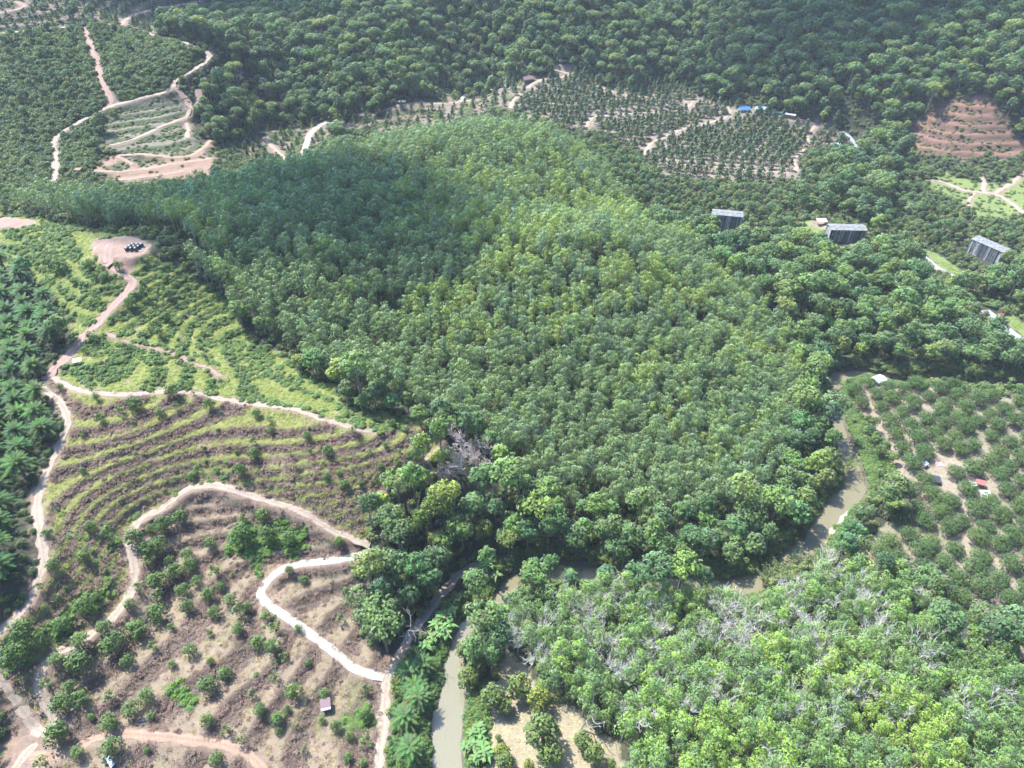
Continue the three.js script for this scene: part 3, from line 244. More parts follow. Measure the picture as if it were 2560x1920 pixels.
const COL = {     // bench, riser
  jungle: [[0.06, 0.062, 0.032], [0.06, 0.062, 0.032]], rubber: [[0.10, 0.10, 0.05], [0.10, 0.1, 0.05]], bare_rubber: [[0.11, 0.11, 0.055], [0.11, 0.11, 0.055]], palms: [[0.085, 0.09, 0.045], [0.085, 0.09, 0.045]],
  green_terrace: [[0.31, 0.33, 0.085], [0.16, 0.24, 0.055]], brown_terrace: [[0.33, 0.33, 0.09], [0.22, 0.142, 0.10]], dry_knoll: [[0.40, 0.30, 0.19], [0.19, 0.128, 0.09]], green_patch: [[0.14, 0.22, 0.05], [0.11, 0.19, 0.045]],
  dry_clearing: [[0.50, 0.41, 0.25], [0.5, 0.41, 0.25]], orchard: [[0.44, 0.35, 0.24], [0.44, 0.35, 0.24]], far_terrace: [[0.29, 0.25, 0.17], [0.11, 0.145, 0.06]], orange_soil: [[0.44, 0.28, 0.185], [0.2, 0.17, 0.085]],
  far_scrub: [[0.11, 0.14, 0.055], [0.11, 0.14, 0.055]], far_plantation: [[0.27, 0.2, 0.14], [0.1, 0.125, 0.065]], plantation: [[0.40, 0.315, 0.24], [0.27, 0.23, 0.16]], plantation_scrub: [[0.30, 0.23, 0.16], [0.16, 0.17, 0.08]],
  bank_scrub: [[0.16, 0.17, 0.07], [0.16, 0.17, 0.07]], riverside: [[0.13, 0.17, 0.06], [0.13, 0.17, 0.06]], sand: [[0.6, 0.5, 0.38], [0.6, 0.5, 0.38]],
  red_knoll: [[0.36, 0.19, 0.125], [0.19, 0.115, 0.075]], light_field: [[0.25, 0.32, 0.085], [0.25, 0.32, 0.085]], pad_soil: [[0.50, 0.315, 0.235], [0.44, 0.25, 0.165]], gravel: [[0.29, 0.28, 0.265], [0.29, 0.28, 0.265]], hilltop_soil: [[0.52, 0.41, 0.29], [0.5, 0.38, 0.26]],
};
const SOIL = [0.45, 0.30, 0.215], SAND = [0.47, 0.39, 0.29];
const pos = new Float32Array(NV * 3), col = new Float32Array(NV * 3), uv = new Float32Array(NV * 2);
for (let j = 0; j < NZ; j++) for (let i = 0; i < NX; i++) {
  const k = j * NX + i, x = xs[i], z = zs[j], c = COL[zid[k]], n1 = fbm(x / 6, z / 6), n2 = noise(x / 1.7, z / 1.7), n3 = fbm(x / 22 + 30, z / 22);
  let t = phase[k] < 0 ? 0 : sstep(0.5, 0.6, phase[k] + (n1 - 0.5) * 0.2) * (1 - sstep(0.93, 1, phase[k]));
  let r = [0, 1, 2].map((q) => lerp(c[0][q], c[1][q], t));
  if (zid[k] === 'dry_knoll') { const g = sstep(0.62, 0.75, n3) * 0.6; r = r.map((v, q) => lerp(v, [0.2, 0.22, 0.08][q], g)); const s = sstep(0.66, 0.8, n1) * 0.6; r = r.map((v, q) => lerp(v, SOIL[q], s)); }
  if (zid[k] === 'orchard') { const g = sstep(0.45, 0.6, n3) * 0.45; r = r.map((v, q) => lerp(v, [0.2, 0.22, 0.09][q], g)); }
  if (zid[k] === 'brown_terrace' || zid[k] === 'green_terrace') { const s = sstep(0.70, 0.82, n1) * 0.55; r = r.map((v, q) => lerp(v, SOIL[q], s)); }
  if (cut[k] < 3 && zid[k] !== 'jungle' && zid[k] !== 'rubber') { const s = (1 - sstep(0.2, 2.0, cut[k] + (n1 - 0.5) * 2.2)) * 0.8; r = r.map((v, q) => lerp(v, SOIL[q], s)); }
  if (rivD[k] < 2.5 && zid[k] !== 'sand') { const s = 1 - sstep(0.3, 2.2, rivD[k] + (n1 - 0.5) * 2); r = r.map((v, q) => lerp(v, [0.2, 0.17, 0.11][q], s)); }
  const f = 0.78 + 0.28 * n1 + 0.2 * n2;
  pos.set([x, hgt[k], z], k * 3); col.set(r.map((v) => v * f * 0.55), k * 3); uv.set([x / 7, z / 7], k * 2);
}
const tri = new Uint32Array((NX - 1) * (NZ - 1) * 6);
for (let j = 0, q = 0; j < NZ - 1; j++) for (let i = 0; i < NX - 1; i++) { const a = j * NX + i; tri.set([a, a + NX, a + 1, a + 1, a + NX, a + NX + 1], q); q += 6; }
const landG = new THREE.BufferGeometry();
landG.setAttribute('position', new THREE.BufferAttribute(pos, 3)); landG.setAttribute('color', new THREE.BufferAttribute(col, 3)); landG.setAttribute('uv', new THREE.BufferAttribute(uv, 2));
landG.setIndex(new THREE.BufferAttribute(tri, 1)); landG.computeVertexNormals();
function grainTexture(n, f) {                  // tileable grain: fine and coarse specks
  const d = new Uint8Array(n * n * 4), per = (x, y, p) => { const i = Math.floor(x), j = Math.floor(y), u = x - i, v = y - j, w = (q) => ((q % p) + p) % p, s = u * u * (3 - 2 * u), t = v * v * (3 - 2 * v); const a = hash2(w(i), w(j)), b = hash2(w(i + 1), w(j)), c = hash2(w(i), w(j + 1)), e = hash2(w(i + 1), w(j + 1)); return a + (b - a) * s + (c - a) * t + (a - b - c + e) * s * t; };
  for (let y = 0; y < n; y++) for (let x = 0; x < n; x++) { const v = f((p, o = 0) => per(x / n * p + o * p, y / n * p, p)) * 255, k = (y * n + x) * 4; d[k] = d[k + 1] = d[k + 2] = clamp(v, 0, 255); d[k + 3] = 255; }
  const t = new THREE.DataTexture(d, n, n); t.wrapS = t.wrapT = THREE.RepeatWrapping; t.magFilter = THREE.LinearFilter; t.minFilter = THREE.LinearMipmapLinearFilter; t.generateMipmaps = true; t.needsUpdate = true; return t;
}
const grain = grainTexture(256, (p) => 0.58 + 0.2 * p(9) + 0.22 * p(28) + 0.22 * p(80) * p(45));
const ripple = grainTexture(256, (p) => 0.5 * p(11) + 0.3 * p(30) + 0.2 * p(64));
const landM = new THREE.MeshStandardMaterial({ vertexColors: true, map: grain, bumpMap: grain, bumpScale: 0.25, roughness: 1 });
tag(mesh('ground', landG, landM, scene), 'hilly terraced ground of soil, dry brush and grass', 'ground', null, 'structure');

// ---------------------------------------------------------------- tracks and roads
const ROADM = { dirt: [0.56, 0.43, 0.32], pink: [0.52, 0.34, 0.26], orange: [0.56, 0.36, 0.24], red: [0.46, 0.275, 0.19], white: [0.64, 0.57, 0.45], asphalt: [0.50, 0.50, 0.50] };
const roadMat = new THREE.MeshStandardMaterial({ vertexColors: true, map: grain, bumpMap: grain, bumpScale: 0.06, roughness: 0.95 });
const ROADNAME = { dirt: 'dirt_road', pink: 'dirt_path', orange: 'orange_soil_track', red: 'terrace_path', white: 'concrete_track', asphalt: 'asphalt_road' };
const ROADLABEL = {
  inner_dirt_road: 'pale dirt road with two ruts winding round the dry fruit terraces', lower_left_dirt_road: 'dirt road leaving the gravel junction at the left edge', bottom_dirt_road: 'orange dirt track crossing the dry knoll along the bottom edge', palm_side_dirt_road: 'dirt road running along the edge of the oil palms', hill_pad_dirt_road: 'rutted pink dirt road climbing to the black water tanks', ridge_dirt_road: 'thin dirt road between green slope and brown terraces', concrete_track: 'bright concrete track bending sharply above the riverside track', riverside_track: 'straight sandy track beside the muddy river', green_slope_path: 'bare footpath crossing the bright green slope', terrace_edge_path: 'bare soil path down the end of the brown terraces',
  far_left_dirt_road: 'long dirt road curving round the scrub hill upper left', far_crest_track: 'track along the crest of the scrub hill', far_scar_strip: 'straight bare strip running down the scrub hill', far_spur_track: 'forked bare track on the small grey terraced hill', far_spur_path: 'short path below the forked track on the terraced hill', far_terrace_track: 'diagonal track across the grey green terraced hill', orange_terrace_cut: 'fresh orange terrace cut at the foot of the terraced hill', far_cleared_track: 'bare track on the cleared spot beside the dark forest', far_top_track: 'pinkish track on the distant terraces, top left corner', far_white_road: 'white road bending along the valley stream', valley_track: 'diagonal track through scrub beside the white valley road',
  plantation_ridge_road: 'pale road along the low ridge with the hut', plantation_white_road: 'white concrete road in the dip behind the low ridge', plantation_climb_road: 'pale road climbing past the brown roofed house to the hilltop', plantation_row_road: 'curved road through the middle of the young plantation', plantation_top_road: 'looping road round the upper plantation rows', plantation_bottom_road: 'thin road under the lowest plantation rows', plantation_side_road: 'winding road down the right side of the plantation', valley_asphalt_road: 'grey asphalt road showing between the valley trees', field_dirt_road: 'sandy track branching across the light green field', red_terrace_path: 'bare red path along a terrace of the red knoll',
};
for (const r of SITE.roads) {
  const P = [], C = [], U = [], I = [], n = r.c.length, base = ROADM[r.k], lift = r.far ? 0.32 : 0.15, W = [-1, -0.62, -0.38, 0, 0.38, 0.62, 1]; let s = 0;
  r.c.forEach((p, i) => {
    const a = r.c[Math.max(0, i - 1)], b = r.c[Math.min(n - 1, i + 1)], L = Math.hypot(b.x - a.x, b.z - a.z) || 1, nx = -(b.z - a.z) / L, nz = (b.x - a.x) / L;
    if (i) s += Math.hypot(p.x - r.c[i - 1].x, p.z - r.c[i - 1].z);
    W.forEach((w) => {
      const rough = r.k === 'white' || r.k === 'asphalt' ? 0.07 : 0.42, e = Math.abs(w) === 1 ? 1 + (noise(s / 2.2, w * 31 + p.x / 9) - 0.5) * rough * 2.2 : 1, q = w * r.w / 2 * e, x = p.x + nx * q, z = p.z + nz * q;
      const rut = (r.k === 'dirt' || r.k === 'pink' || r.k === 'orange') && !r.far ? (Math.abs(w) === 0.62 || Math.abs(w) === 0.38 ? 1.08 : 0.88) : 1;
      P.push(x, Math.max(p.y + lift - Math.abs(w) ** 3 * lift * 0.7 - (rut > 1 ? 0.05 : 0), -5), z);
      const f = rut * (0.84 + 0.3 * fbm(x / 3, z / 3)), g = r.k === 'dirt' && !r.far && w === 0 ? sstep(0.45, 0.65, noise(s / 4, 5)) * 0.35 : 0;
      base.map((v) => v * 0.56).forEach((v, c) => C.push(lerp(v, [0.24, 0.24, 0.1][c], g) * f)); U.push(x / 4, z / 4);
    });
    if (i) for (let w = 0; w < 6; w++) { const k = i * 7 + w; I.push(k - 7, k - 6, k, k - 6, k + 1, k); }
  });
  const g = new THREE.BufferGeometry(); g.setAttribute('position', new THREE.Float32BufferAttribute(P, 3)); g.setAttribute('color', new THREE.Float32BufferAttribute(C, 3)); g.setAttribute('uv', new THREE.Float32BufferAttribute(U, 2)); g.setIndex(I); g.computeVertexNormals();
  const N = g.attributes.normal; if (N.getY(10) < 0) { for (let k = 0; k < I.length; k += 3) { const t = I[k]; I[k] = I[k + 1]; I[k + 1] = t; } g.setIndex(I); g.computeVertexNormals(); }
  tag(mesh(ROADNAME[r.k], g, roadMat, scene), ROADLABEL[r.n], r.k === 'asphalt' ? 'road' : 'track', null, 'structure');
}
{ // river surface
  const P = [], U = [], I = [];
  rivC.forEach((p, i) => { const a = rivC[Math.max(0, i - 1)], b = rivC[Math.min(rivC.length - 1, i + 1)], L = Math.hypot(b.x - a.x, b.z - a.z) || 1, nx = -(b.z - a.z) / L, nz = (b.x - a.x) / L; for (const w of [-1, 0, 1]) { const q = w * (p.w / 2 + 2.4); P.push(p.x + nx * q, 0.15, p.z + nz * q); U.push((p.x + nx * q) / 5, (p.z + nz * q) / 5); } if (i) for (let w = 0; w < 2; w++) { const k = i * 3 + w; I.push(k - 3, k, k - 2, k - 2, k, k + 1); } });
  const g = new THREE.BufferGeometry(); g.setAttribute('position', new THREE.Float32BufferAttribute(P, 3)); g.setAttribute('uv', new THREE.Float32BufferAttribute(U, 2)); g.setIndex(I); g.computeVertexNormals();
  if (g.attributes.normal.getY(5) < 0) { for (let k = 0; k < I.length; k += 3) { const t = I[k]; I[k] = I[k + 1]; I[k + 1] = t; } g.setIndex(I); g.computeVertexNormals(); }
  const m = new THREE.MeshPhysicalMaterial({ color: new THREE.Color(0.16, 0.14, 0.082), roughness: 0.22, bumpMap: ripple, bumpScale: 0.02, specularIntensity: 0.6 });
  tag(mesh('river', g, m, scene), 'narrow muddy brown river winding between trees', 'river', null, 'structure');
}

// ---------------------------------------------------------------- plants: geometry
class Leaves {
  constructor(seed) { this.p = []; this.n = []; this.c = []; this.i = []; this.r = rngOf(seed); }
  quad(P, N, len, wid, rgb, out) {          // one folded leaf spray
    const r = this.r, u = V(r() - 0.5, r() - 0.5, r() - 0.5).cross(N).normalize(), v = N.clone().cross(u), k = this.p.length / 3, fold = wid * 0.18, f = 0.78 + 0.44 * r(), y = 1 + (r() - 0.5) * 0.22;
    const c = [rgb[0] * f * y, rgb[1] * f, rgb[2] * f / y], nn = N.clone().multiplyScalar(0.55).addScaledVector(out, 0.6).normalize();
    for (const [a, b] of [[-0.5, 0], [0, 0.5], [0.5, 0], [0, -0.5]]) { const q = P.clone().addScaledVector(u, a * len).addScaledVector(v, b * wid); if (b) q.addScaledVector(N, -fold); this.p.push(q.x, q.y, q.z); this.n.push(nn.x, nn.y, nn.z); this.c.push(...c); }
    this.i.push(k, k + 2, k + 1, k, k + 3, k + 2);
  }
  blob(C, R, n, size, rgb, { low = -0.35, flat = 0.5, thin = 0.62 } = {}) {
    const r = this.r;
    for (let q = 0; q < n; q++) {
      let d; do { d = V(r() * 2 - 1, r() * 2 - 1, r() * 2 - 1); } while (d.lengthSq() > 1 || d.lengthSq() < 0.01 || d.normalize().y < low);
      const s = 0.7 + 0.36 * r(), P = V(C.x + d.x * R.x * s, C.y + d.y * R.y * s, C.z + d.z * R.z * s), N = d.clone().multiplyScalar(0.7).add(V(r() - 0.5, r() * flat * 1.6 - 0.1, r() - 0.5)).normalize(), L = size * (0.7 + 0.6 * r());
      this.quad(P, N, L, L * (thin + 0.2 * r()), rgb, d);
    }
  }
  tri(a, b, c, rgb, N) { const k = this.p.length / 3; for (const q of [a, b, c]) { this.p.push(q.x, q.y, q.z); this.n.push(N.x, N.y, N.z); this.c.push(...rgb); } if (b.clone().sub(a).cross(c.clone().sub(a)).dot(N) > 0) this.i.push(k, k + 1, k + 2); else this.i.push(k, k + 2, k + 1); }
  build() { const g = new THREE.BufferGeometry(); g.setAttribute('position', new THREE.Float32BufferAttribute(this.p, 3)); g.setAttribute('normal', new THREE.Float32BufferAttribute(this.n, 3)); g.setAttribute('color', new THREE.Float32BufferAttribute(this.c, 3)); g.setIndex(this.i); return g; }
}
class Wood {
  constructor() { this.p = []; this.n = []; this.c = []; this.i = []; }
  tube(pts, r0, r1, rgb, sides = 5) {
    const base = this.p.length / 3;
    pts.forEach((p, k) => { const d = (pts[Math.min(k + 1, pts.length - 1)]).clone().sub(pts[Math.max(k - 1, 0)]).normalize(), u = (Math.abs(d.y) > 0.9 ? V(1, 0, 0) : V(0, 1, 0)).cross(d).normalize(), v = d.clone().cross(u), R = lerp(r0, r1, k / (pts.length - 1)); for (let s = 0; s < sides; s++) { const a = s / sides * Math.PI * 2, n = u.clone().multiplyScalar(Math.cos(a)).addScaledVector(v, Math.sin(a)); this.p.push(p.x + n.x * R, p.y + n.y * R, p.z + n.z * R); this.n.push(n.x, n.y, n.z); const f = 0.85 + 0.3 * hash2(k * 7 + s, base); this.c.push(rgb[0] * f, rgb[1] * f, rgb[2] * f); } });
    for (let k = 0; k + 1 < pts.length; k++) for (let s = 0; s < sides; s++) { const a = base + k * sides + s, b = base + k * sides + (s + 1) % sides; this.i.push(a, b, a + sides, b, b + sides, a + sides); }
  }
  build() { return Leaves.prototype.build.call(this); }
}
const MATS = new Map();
function leafMat(tint = [1, 1, 1], gloss = 0.62, through = 0.3) { const k = tint.join() + gloss + through; if (!MATS.has(k)) MATS.set(k, new THREE.MeshPhysicalMaterial({ color: new THREE.Color().setRGB(...tint), vertexColors: true, roughness: 0.9, transmission: through, thickness: 0, side: THREE.DoubleSide, specularIntensity: gloss })); return MATS.get(k); }
const woodMat = new THREE.MeshStandardMaterial({ vertexColors: true, roughness: 0.95 });

function broadleaf(seed, o) {                   // rounded crown of leaf clumps on a forked trunk
  const r = rngOf(seed), L = new Leaves(seed + 1), W = new Wood(), bark = o.bark ?? [0.2, 0.17, 0.13], cy = o.h - o.R * o.sy, fork = cy - o.R * o.sy * 0.55;
  W.tube([V(0, -1.2, 0), V((r() - 0.5) * 0.4, fork * 0.5, (r() - 0.5) * 0.4), V(0, fork, 0), V((r() - 0.5), cy + o.R * o.sy * 0.3, (r() - 0.5))], o.tr, o.tr * 0.45, bark, 6);
  for (let k = 0; k < o.blobs; k++) {
    const a = k * 2.4 + r() * 0.9, up = k === 0 ? 1 : lerp(o.lowest ?? -0.25, 0.9, (k + r() * 0.6) / o.blobs), e = Math.sqrt(Math.max(0.02, 1 - up * up)) * (0.55 + 0.2 * r()), c = V(Math.cos(a) * e * o.R, cy + up * o.R * o.sy * 0.62, Math.sin(a) * e * o.R), b = o.R * (o.b0 ?? 0.36) * (0.75 + 0.6 * r()), tone = 0.86 + 0.28 * r(), rgb = o.col.map((v) => v * tone);
    L.blob(c, V(b * 1.15, b * 0.85, b * 1.15), o.n, o.leaf, rgb, { low: o.low ?? -0.45 });
    if (k % 2 === 0) W.tube([V(0, fork * 0.92, 0), V(c.x * 0.5, lerp(fork, c.y, 0.55), c.z * 0.5), V(c.x * 0.95, c.y - b * 0.2, c.z * 0.95)], o.tr * 0.42, o.tr * 0.12, bark, 4);
  }
  return { crown: L.build(), trunk: W.build() };
}
function rubberTree(seed, o = {}) {             // slender pale stem, steep limbs, airy sprays
  const r = rngOf(seed), L = new Leaves(seed + 1), W = new Wood(), h = o.h ?? 12.5, bark = [0.42, 0.39, 0.33], lean = V((r() - 0.5) * 1.4, 0, (r() - 0.5) * 1.4), fork = h * 0.46, R = o.R ?? 2.5;
  const top = V(lean.x, h * 0.86, lean.z);
  W.tube([V(0, -1, 0), V(lean.x * 0.15, fork * 0.5, lean.z * 0.15), V(lean.x * 0.5, fork, lean.z * 0.5), top], 0.17, 0.06, bark, 5);
  const nb = o.blobs ?? 12;
  for (let k = 0; k < nb; k++) {
    const a = k * 2.4 + r(), t = (k + 0.5) / nb, y = lerp(h * 0.5, h * 0.98, t), e = R * Math.sin(Math.PI * lerp(0.22, 0.93, t)) * (0.45 + 0.5 * r()), c = V(lean.x * t + Math.cos(a) * e, y, lean.z * t + Math.sin(a) * e), b = 0.8 + 0.5 * r(), tone = 0.85 + 0.3 * r();
    L.blob(c, V(b, b * 0.8, b), o.n ?? 26, o.leaf ?? 0.74, (o.col ?? [0.185, 0.285, 0.07]).map((v) => v * tone), { low: -0.7, flat: 0.7, thin: 0.42 });
    W.tube([V(lean.x * 0.5 * t, lerp(fork * 0.85, h * 0.72, t), lean.z * 0.5 * t), V(c.x * 0.6 + lean.x * 0.2, c.y - b * 0.9, c.z * 0.6 + lean.z * 0.2), c], 0.07, 0.025, bark, 3);
  }
  return { crown: L.build(), trunk: W.build() };
}
function coneTree(seed, col) {                 // young plantation tree, narrow pointed crown
  const r = rngOf(seed), L = new Leaves(seed), W = new Wood(); W.tube([V(0, -0.8, 0), V(0, 2, 0), V(0, 6, 0)], 0.13, 0.05, [0.22, 0.18, 0.14], 5);
  for (let k = 0; k < 11; k++) { const t = k / 10, a = k * 2.4 + r(), e = lerp(1.25, 0.05, t); L.blob(V(Math.cos(a) * e, lerp(1.4, 6.4, t), Math.sin(a) * e), V(lerp(1.1, 0.45, t), lerp(0.9, 0.6, t), lerp(1.1, 0.45, t)), 24, 0.74, col.map((v) => v * (0.85 + 0.3 * r())), { low: -0.5, thin: 0.5 }); }
  return { crown: L.build(), trunk: W.build() };
}
function oilPalm(seed, o) {                      // rosette of drooping feathered fronds
  const r = rngOf(seed), F = new Leaves(seed), W = new Wood(), H = o.h; W.tube([V(0, -1, 0), V(0, H * 0.5, 0), V(0, H, 0)], o.tr, o.tr * 0.85, [0.17, 0.13, 0.095], 7);
  const N = o.fronds;
  for (let k = 0; k < N; k++) {
    const a = k * 2.39996 + r() * 0.3, t = k / N, el = lerp(1.25, -0.25, t) + (r() - 0.5) * 0.2, len = o.len * (0.85 + 0.25 * r()), dir = V(Math.cos(a), 0, Math.sin(a)), side = V(-dir.z, 0, dir.x), col = [0.052, 0.105, 0.03].map((v, q) => v * (0.8 + 0.5 * r()) * (t > 0.8 && r() < 0.45 ? [2.6, 1.25, 1.2][q] : 1));
    const at = (s) => V(0, H, 0).addScaledVector(dir, len * (s * Math.cos(el) * 0.9 + 0.12 * s * s)).add(V(0, len * (s * Math.sin(el) - (0.32 + 0.18 * Math.max(0, Math.cos(el))) * s * s), 0));
    W.tube([at(0), at(0.35), at(0.7), at(1)], 0.07, 0.015, [0.2, 0.21, 0.09], 3);
    const nl = o.leaflets;
    for (let q = 0; q < nl; q++) for (const sg of [-1, 1]) { const s = 0.14 + 0.86 * (q + r() * 0.5) / nl, p = at(s), w = o.leaf * Math.sin(Math.PI * lerp(0.24, 0.93, s)) * (0.85 + 0.3 * r()), fwd = at(Math.min(1, s + 0.05)).sub(at(Math.max(0, s - 0.05))).normalize(); const tip = p.clone().addScaledVector(side, sg * w * 0.86).addScaledVector(fwd, w * 0.5).add(V(0, -w * (0.15 + 0.35 * r()), 0)); F.tri(p.clone().addScaledVector(fwd, -0.11), p.clone().addScaledVector(fwd, 0.13), tip, col, V(sg * side.x * -0.3, 0.9, sg * side.z * -0.3).normalize()); }
  }
  return { crown: F.build(), trunk: W.build() };
}
function bananaPlant(seed) {
  const r = rngOf(seed), F = new Leaves(seed), W = new Wood();
  for (let st = 0; st < 3; st++) {
    const o = V((r() - 0.5) * 1.6 * st, 0, (r() - 0.5) * 1.6 * st), H = 2 + r(); W.tube([o.clone().setY(-0.5), o.clone().setY(H)], 0.14, 0.09, [0.2, 0.22, 0.09], 5);
    for (let k = 0; k < 8; k++) { const a = k * 2.4 + r(), el = 0.3 + 0.75 * r(), len = 2 + 0.8 * r(), d = V(Math.cos(a), 0, Math.sin(a)), s = V(-d.z, 0, d.x), col = [0.13, 0.22, 0.06].map((v) => v * (0.75 + 0.5 * r())), at = (t) => V(o.x, H, o.z).addScaledVector(d, len * t * Math.cos(el)).add(V(0, len * (t * Math.sin(el) - 0.75 * t * t), 0)); const wd = [0.05, 0.3, 0.34, 0.2, 0.02]; for (let q = 0; q < 4; q++) { const A = at(q / 4), B = at((q + 1) / 4); for (const sg of [-1, 1]) { const n = V(s.x * sg * 0.3, 0.9, s.z * sg * 0.3).normalize(), a2 = A.clone().addScaledVector(s, sg * wd[q]).add(V(0, 0.1, 0)), b2 = B.clone().addScaledVector(s, sg * wd[q + 1]).add(V(0, 0.1, 0)); F.tri(A, B, b2, col, n); F.tri(A, b2, a2, col, n); } } }
  }
  return { crown: F.build(), trunk: W.build() };
}
function bareTree(seed, h, rgb, levels = 4, spread = 0.6, twig = 3) {
  const r = rngOf(seed), W = new Wood();
  (function grow(p, d, len, rad, lv) {
    const q = [p]; let e = d.clone(), c = p.clone(); for (let k = 0; k < 3; k++) { e.add(V((r() - 0.5) * 0.35, 0.06, (r() - 0.5) * 0.35)).normalize(); c = c.clone().addScaledVector(e, len / 3); q.push(c); }
    W.tube(q, Math.max(rad, 0.028), Math.max(rad * 0.55, 0.018), rgb, lv > 2 ? 5 : 3);
    if (lv <= 0) return;
    const n = lv === levels ? twig + 1 : twig; for (let k = 0; k < n; k++) { const at = q[lv === levels ? (k % 2 ? 3 : 2) : 1 + (k % 3)], a = r() * 6.28, nd = e.clone().multiplyScalar(1 - spread * 0.4).add(V(Math.cos(a) * spread, 0.28 * r(), Math.sin(a) * spread)).normalize(); grow(at, nd, len * (0.52 + 0.24 * r()), rad * 0.5, lv - 1); }
  })(V(0, -0.8, 0), V((r() - 0.5) * 0.2, 1, (r() - 0.5) * 0.2).normalize(), h * 0.5, h * 0.02, levels);
  return W.build();
}
function bambooClump(seed) {
  const r = rngOf(seed), L = new Leaves(seed), W = new Wood();
  for (let k = 0; k < 16; k++) { const a = k * 2.4, H = 7 + 4 * r(), e = 1.6 + 2.4 * r(), pts = [0, 0.35, 0.7, 1].map((t) => V(Math.cos(a) * (0.5 + e * t * t), H * (t - 0.14 * t * t * t) - 0.4, Math.sin(a) * (0.5 + e * t * t))); W.tube(pts, 0.06, 0.02, [0.25, 0.26, 0.09], 3); for (let q = 0; q < 9; q++) { const t = 0.3 + 0.7 * q / 8, p = pts[Math.min(3, Math.floor(t * 3))].clone().lerp(pts[Math.min(3, Math.floor(t * 3) + 1)], (t * 3) % 1); L.blob(p, V(0.6, 0.5, 0.6), 6, 0.6, [0.2, 0.24, 0.07], { low: -1, thin: 0.3 }); } }
  return { crown: L.build(), trunk: W.build() };
}
function tuft(seed, n, h, sp, w, rgb) {            // clump of arching blades or dry fronds
  const r = rngOf(seed), F = new Leaves(seed);
  for (let k = 0; k < n; k++) { const a = r() * 6.28, d = V(Math.cos(a), 0, Math.sin(a)), s = V(-d.z, 0, d.x), o = d.clone().multiplyScalar(sp * 0.35 * r()).setY(-0.12), f = 0.7 + 0.6 * r(), c = rgb.map((v) => v * f), m = o.clone().addScaledVector(d, sp * 0.4).setY(h * (0.6 + 0.5 * r())), t = o.clone().addScaledVector(d, sp * (0.7 + 0.5 * r())).setY(h * (0.15 + 0.6 * r())), n0 = V(d.x * 0.35, 0.9, d.z * 0.35).normalize(); F.tri(o.clone().addScaledVector(s, -w), o.clone().addScaledVector(s, w), m, c, n0); F.tri(m.clone().addScaledVector(s, -w), t, m.clone().addScaledVector(s, w), c, n0); }
  return F.build();
}
function bush(seed, col, n = 34, leaf = 0.34) { const r = rngOf(seed), L = new Leaves(seed); for (let k = 0; k < 6; k++) { const a = k * 2.4, e = k ? 0.62 * (0.6 + 0.5 * r()) : 0; L.blob(V(Math.cos(a) * e, 0.45 + 0.35 * r() + (k ? 0 : 0.25), Math.sin(a) * e), V(0.5, 0.42, 0.5), n, leaf, col.map((v) => v * (0.85 + 0.3 * r())), { low: -0.4 }); } return L.build(); }
const merged = (t) => mergeGeometries([t.crown, t.trunk]);

// ---------------------------------------------------------------- plants: placing
const mtx = new THREE.Matrix4(), quat = new THREE.Quaternion(), upY = V(0, 1, 0), tcol = new THREE.Color();
class Mass {                                      // growth too plentiful to count: one object
  constructor(name, label, category, geos, mat) { this.o = { name, label, category, geos, mat }; this.b = geos.map(() => []); }
  add(v, x, y, z, sx, sy, turn, rgb) { this.b[v].push([x, y, z, sx, sy, turn, rgb]); }
  flush() {
    const G = new THREE.Group(); G.name = numbered(this.o.name); tag(G, this.o.label, this.o.category, null, 'stuff');
    this.b.forEach((l, v) => { if (!l.length) return; const im = shade(new THREE.InstancedMesh(this.o.geos[v], this.o.mat, l.length)); im.name = 'growth'; im.userData = { kind: 'stuff' }; l.forEach(([x, y, z, sx, sy, turn, c], k) => { mtx.compose(V(x, y, z), quat.setFromAxisAngle(upY, turn), V(sx, sy, sx)); im.setMatrixAt(k, mtx); im.setColorAt(k, tcol.setRGB(...c)); }); G.add(im); });
    scene.add(G); return G;
  }
}
function plant(name, geos, v, mat, label, category, group, x, y, z, sx, sy, turn, parts = ['crown', 'trunk']) {
  const o = thing(name, label, category, x, y, z, turn, group); o.scale.set(sx, sy, sx);
  if (geos[v].crown) mesh(parts[0], geos[v].crown, mat, o);
  mesh(parts[1], geos[v].trunk, woodMat, o); return o;
}
const pick = (a, r = rnd) => a[Math.floor(r() * a.length)];
const blocked = (x, z, m) => { if (SITE.dead_clump.some((q) => Math.hypot(q[0] - x, q[1] + 3 - z) < 5.5)) return true; const k = idxNear(x, z); return cut[k] < m || rivD[k] < m * 0.6; };

// forest trees
const G_DARK = [0.092, 0.16, 0.042], G_MID = [0.13, 0.205, 0.05];
const jungleGeo = [
  broadleaf(11, { h: 14, R: 4.3, sy: 1.05, lowest: -0.75, tr: 0.32, blobs: 17, n: 42, leaf: 0.95, col: G_DARK }), broadleaf(12, { h: 16, R: 4.8, sy: 1.0, lowest: -0.75, tr: 0.36, blobs: 19, n: 40, leaf: 1.0, col: G_DARK }),
  broadleaf(13, { h: 12.5, R: 3.8, sy: 1.15, lowest: -0.75, tr: 0.28, blobs: 16, n: 42, leaf: 0.85, col: G_MID }), broadleaf(14, { h: 18, R: 3.3, sy: 1.35, tr: 0.3, blobs: 13, n: 42, leaf: 0.85, col: G_DARK, lowest: -0.7 }),
  broadleaf(15, { h: 19, R: 5.8, sy: 0.5, tr: 0.4, blobs: 16, n: 44, leaf: 0.9, col: G_MID, b0: 0.3 }), broadleaf(16, { h: 11.5, R: 3.8, sy: 1.1, lowest: -0.75, tr: 0.25, blobs: 15, n: 40, leaf: 1.1, col: G_MID }),
];
